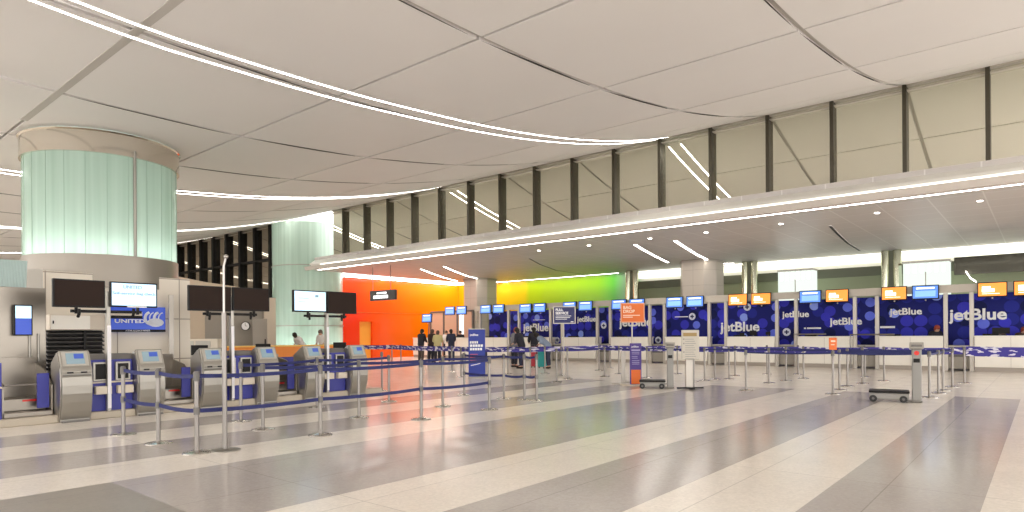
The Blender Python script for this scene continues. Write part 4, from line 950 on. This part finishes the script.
# ============================================================== PEOPLE
def skinned(name, pts, edges, radii, m, parent, root=0, sub=1):
    me = bpy.data.meshes.new(name); me.from_pydata([tuple(p) for p in pts], edges, []); me.materials.append(m)
    o = bpy.data.objects.new(name, me); C.objects.link(o); o.parent = parent
    md = o.modifiers.new('skin', 'SKIN')
    if not me.skin_vertices:
        try: me.attributes
        except Exception: pass
    sv = me.skin_vertices[0].data
    for i, r in enumerate(radii):
        rr = r if isinstance(r, tuple) else (r, r); sv[i].radius = rr; sv[i].use_root = (i == root)
    md.use_smooth_shade = True
    if sub: s = o.modifiers.new('sub', 'SUBSURF'); s.levels = sub; s.render_levels = sub
    return o
SK = mat('skin_tone', (.62, .36, .25), .55)
def person(px, py, z_base, label, rz, top, legs, hair, lean=0.0, arms=(.5, .5), H=1.72, loc=None, hl=.0):
    """rz: facing direction in the plan (0 faces away from the camera); lean bends the torso forward"""
    p = loc if loc else onz(px, py); t = thing('person', label, 'person', (p[0], p[1], z_base), A0+rz, 'people at the counters'); k = H/1.72
    def J(x, y, z):
        # torso lean about the hips
        if z > .95: dz = z-.95; y += dz*math.sin(lean); z = .95+dz*math.cos(lean)+0*(y)
        return Vector((x*k, y*k, z*k))
    def arm(s, bend):
        sh = J(s*.18, 0, 1.42); el = J(s*.23, .06+.05*bend, 1.16); wr = J(s*.19, .10+.26*bend, 1.0+.14*bend); hd = J(s*.175, .15+.31*bend, .96+.17*bend)
        return sh, el, wr, hd
    V = [J(0, 0, .96), J(0, .0, 1.15), J(0, 0, 1.38), J(0, .01, 1.49), J(0, .02, 1.56), J(0, .025, 1.64), J(0, .02, 1.70)]; E = [(0,1),(1,2),(2,3),(3,4),(4,5),(5,6)]; R = [(.12,.085),(.10,.075),(.13,.085),.05,(.065,.075),(.078,.095),(.05,.06)]
    V.append(J(0, .115, 1.60)); E.append((4, 7)); R.append(.016)
    for s in (-1, 1):
        i = len(V); V += [Vector((s*.09*k, 0, .88*k)), Vector((s*.10*k, .02*k, .50*k)), Vector((s*.105*k, -.02*k, .09*k)), Vector((s*.12*k, .12*k, .04*k))]
        E += [(0, i), (i, i+1), (i+1, i+2), (i+2, i+3)]; R += [.085, .058, .042, (.04, .03)]
        sh, el, wr, hd = arm(s, arms[(s+1)//2]); i = len(V); V += [sh, el, wr, hd]; E += [(2, i), (i, i+1), (i+1, i+2), (i+2, i+3)]; R += [.055, .042, .028, (.036, .02)]
        dv = (hd-wr).normalized(); sd = Vector((s, 0, 0))
        for q, (off, ln) in enumerate(((-.028, .065), (-.010, .078), (.010, .072), (.028, .056))):
            j = len(V); V += [hd+dv*.03+sd*off, hd+dv*(.03+ln)+sd*off*1.2+Vector((0, 0, -.02))]; E += [(i+3, j), (j, j+1)]; R += [.010, .008]
        j = len(V); V += [wr+dv*.03-sd*.035, wr+dv*.07-sd*.05]; E += [(i+2, j), (j, j+1)]; R += [.011, .009]
    skinned('body', V, E, R, SK, t)
    # clothing
    V = [Vector((0, 0, .84*k)), J(0, 0, 1.12), J(0, 0, 1.36), J(0, .005, 1.50), Vector((0, 0, .97*k))]; E = [(0,4),(4,1),(1,2),(2,3)]; R = [(.21,.16),(.19,.15),(.215,.155),.09,(.20,.155)]
    for s in (-1, 1):
        sh, el, wr, hd = arm(s, arms[(s+1)//2]); i = len(V); V += [sh, el, wr]; E += [(2, i), (i, i+1), (i+1, i+2)]; R += [.098, .074, .058]
    skinned('jacket', V, E, R, top, t)
    V = [Vector((0, 0, 1.06*k)), Vector((0, 0, .90*k))]; E = [(0, 1)]; R = [(.15,.115), (.18,.135)]
    for s in (-1, 1):
        i = len(V); V += [Vector((s*.09*k, 0, .84*k)), Vector((s*.10*k, .02*k, .50*k)), Vector((s*.105*k, -.02*k, .10*k))]; E += [(1, i), (i, i+1), (i+1, i+2)]; R += [.120, .09, .072]
    skinned('trousers', V, E, R, legs, t)
    c = J(0, .0, 1.655); b = MB(); b.ball((c.x, c.y-.0, c.z), .112*k, 10, (.86, 1.02, .98)); b.ball((c.x, c.y-.045, c.z-.05-hl), .095*k, 8, (.9, .8, 1.1)); b.build('hair', hair, t, smooth=True)
    for s in (-1, 1):
        e = J(s*.032, .112, 1.625); b = MB(); b.ball(tuple(e), .011, 6); b.build('eye', M['black'], t, smooth=True)
        x = s*.12; b = MB(); b.box(x*k-.045, x*k+.045, -.07, .19, 0, .075); b.build('shoe', M['black'], t, bevel=.02)
    return t
cl = lambda n, c: mat(n, c, .8, bump=.3, bscale=40)
hb = mat('dark_hair', (.02, .014, .01), .7); hr = mat('auburn_hair', (.35, .06, .03), .7); hg = mat('short_hair', (.12, .08, .06), .7)
person(514.5, 367, 0, 'traveller in grey jacket with reddish head scarf and dark trousers', -.9, cl('grey_jacket', (.20, .20, .22)), cl('black_cloth', (.02, .02, .03)), hr, .15)
person(522, 368.5, 0, 'dark haired traveller bending forward right of the grey jacket', 1.0, cl('black_cloth', (.02, .02, .03)), cl('navy_cloth', (.03, .035, .07)), hb, .35, hl=.03)
person(534.5, 366, 0, 'traveller in black jacket and maroon trousers left of the red suitcase', .2, cl('black_cloth', (.02, .02, .03)), cl('maroon_cloth', (.16, .02, .03)), hb, .1, hl=.05)
person(548.5, 368.5, 0, 'traveller in pale top stooping behind the teal suitcase', 1.3, cl('pale_blue_cloth', (.22, .27, .36)), cl('navy_cloth', (.03, .035, .07)), hb, .85)
person(421, 362.5, 0, 'person in black leaning at the pole of the left end screen', -.6, cl('black_cloth', (.02, .02, .03)), cl('brown_cloth', (.10, .07, .06)), hb, .15)
person(431, 362, 0, 'person in dark clothes bent over the left counter with short hair', -.5, cl('dark_brown_cloth', (.05, .03, .025)), cl('black_cloth', (.02, .02, .03)), hg, .2, (.9, .9))
person(437.5, 363, 0, 'person in pale yellow shirt and black trousers at the left counter', .0, cl('yellow_shirt', (.62, .54, .26)), cl('black_cloth', (.02, .02, .03)), hg, .3, (.9, .9), H=1.66)
person(451.5, 361, 0, 'person in navy jacket standing at the left counter', .3, cl('navy_cloth', (.03, .035, .07)), cl('navy_cloth', (.03, .035, .07)), hb, .12)
def agent(px, label, top, hair, lean=.2, Y=28.93, rz=PI, H=1.68):
    q = ony(px, 330, Y); person(0, 0, 0, label, rz, top, cl('black_cloth', (.02, .02, .03)), hair, lean, (.6, .6), H=H, loc=(q.x, q.y))
agent(933, 'agent in dark uniform with reddish hair leaning behind the second counter', cl('black_cloth', (.02, .02, .03)), hr, .35)
agent(1018.5, 'agent with auburn hair seated low at the far right counter', cl('dark_brown_cloth', (.05, .03, .025)), hr, .4, H=1.6)
agent(995, 'agent with dark hair bent down at the far right counter', cl('black_cloth', (.02, .02, .03)), hb, .6, H=1.6)
agent(460.5, 'agent in dark jacket behind the left counter', cl('black_cloth', (.02, .02, .03)), hb, .15)
agent(446.5, 'agent in white shirt behind the left counter', cl('white_shirt', (.8, .78, .75)), hg, .1)
q = at_d(303, 29.5); person(0, 0, 0, 'agent in white shirt bending over the orange topped desk', PI*.8, cl('white_shirt', (.8, .78, .75)), cl('black_cloth', (.02, .02, .03)), hb, .7, loc=q)
q = at_d(323.5, 29.5); person(0, 0, 0, 'agent in white behind the right screen pole', PI*.9, cl('white_shirt', (.8, .78, .75)), cl('black_cloth', (.02, .02, .03)), hg, .35, loc=q)

# ============================================================== LIGHT
w = bpy.data.worlds.new('world'); sc.world = w; w.use_nodes = True
nt = w.node_tree; bg = nt.nodes['Background']; bg.inputs[0].default_value = (1, .972, .95, 1); bg.inputs[1].default_value = 2.7
# bright even world above is added fill for the unmodelled hall behind the camera
sc.view_settings.view_transform = 'Standard'; sc.view_settings.look = 'None'; sc.view_settings.exposure = 0.44; sc.view_settings.gamma = 1
sc.view_settings.use_curve_mapping = False
sc.cycles.max_bounces = 8; sc.cycles.diffuse_bounces = 4; sc.cycles.glossy_bounces = 4; sc.cycles.transmission_bounces = 4
sc.cycles.sample_clamp_indirect = 8
sc.cycles.use_denoising = True
bpy.context.view_layer.update()
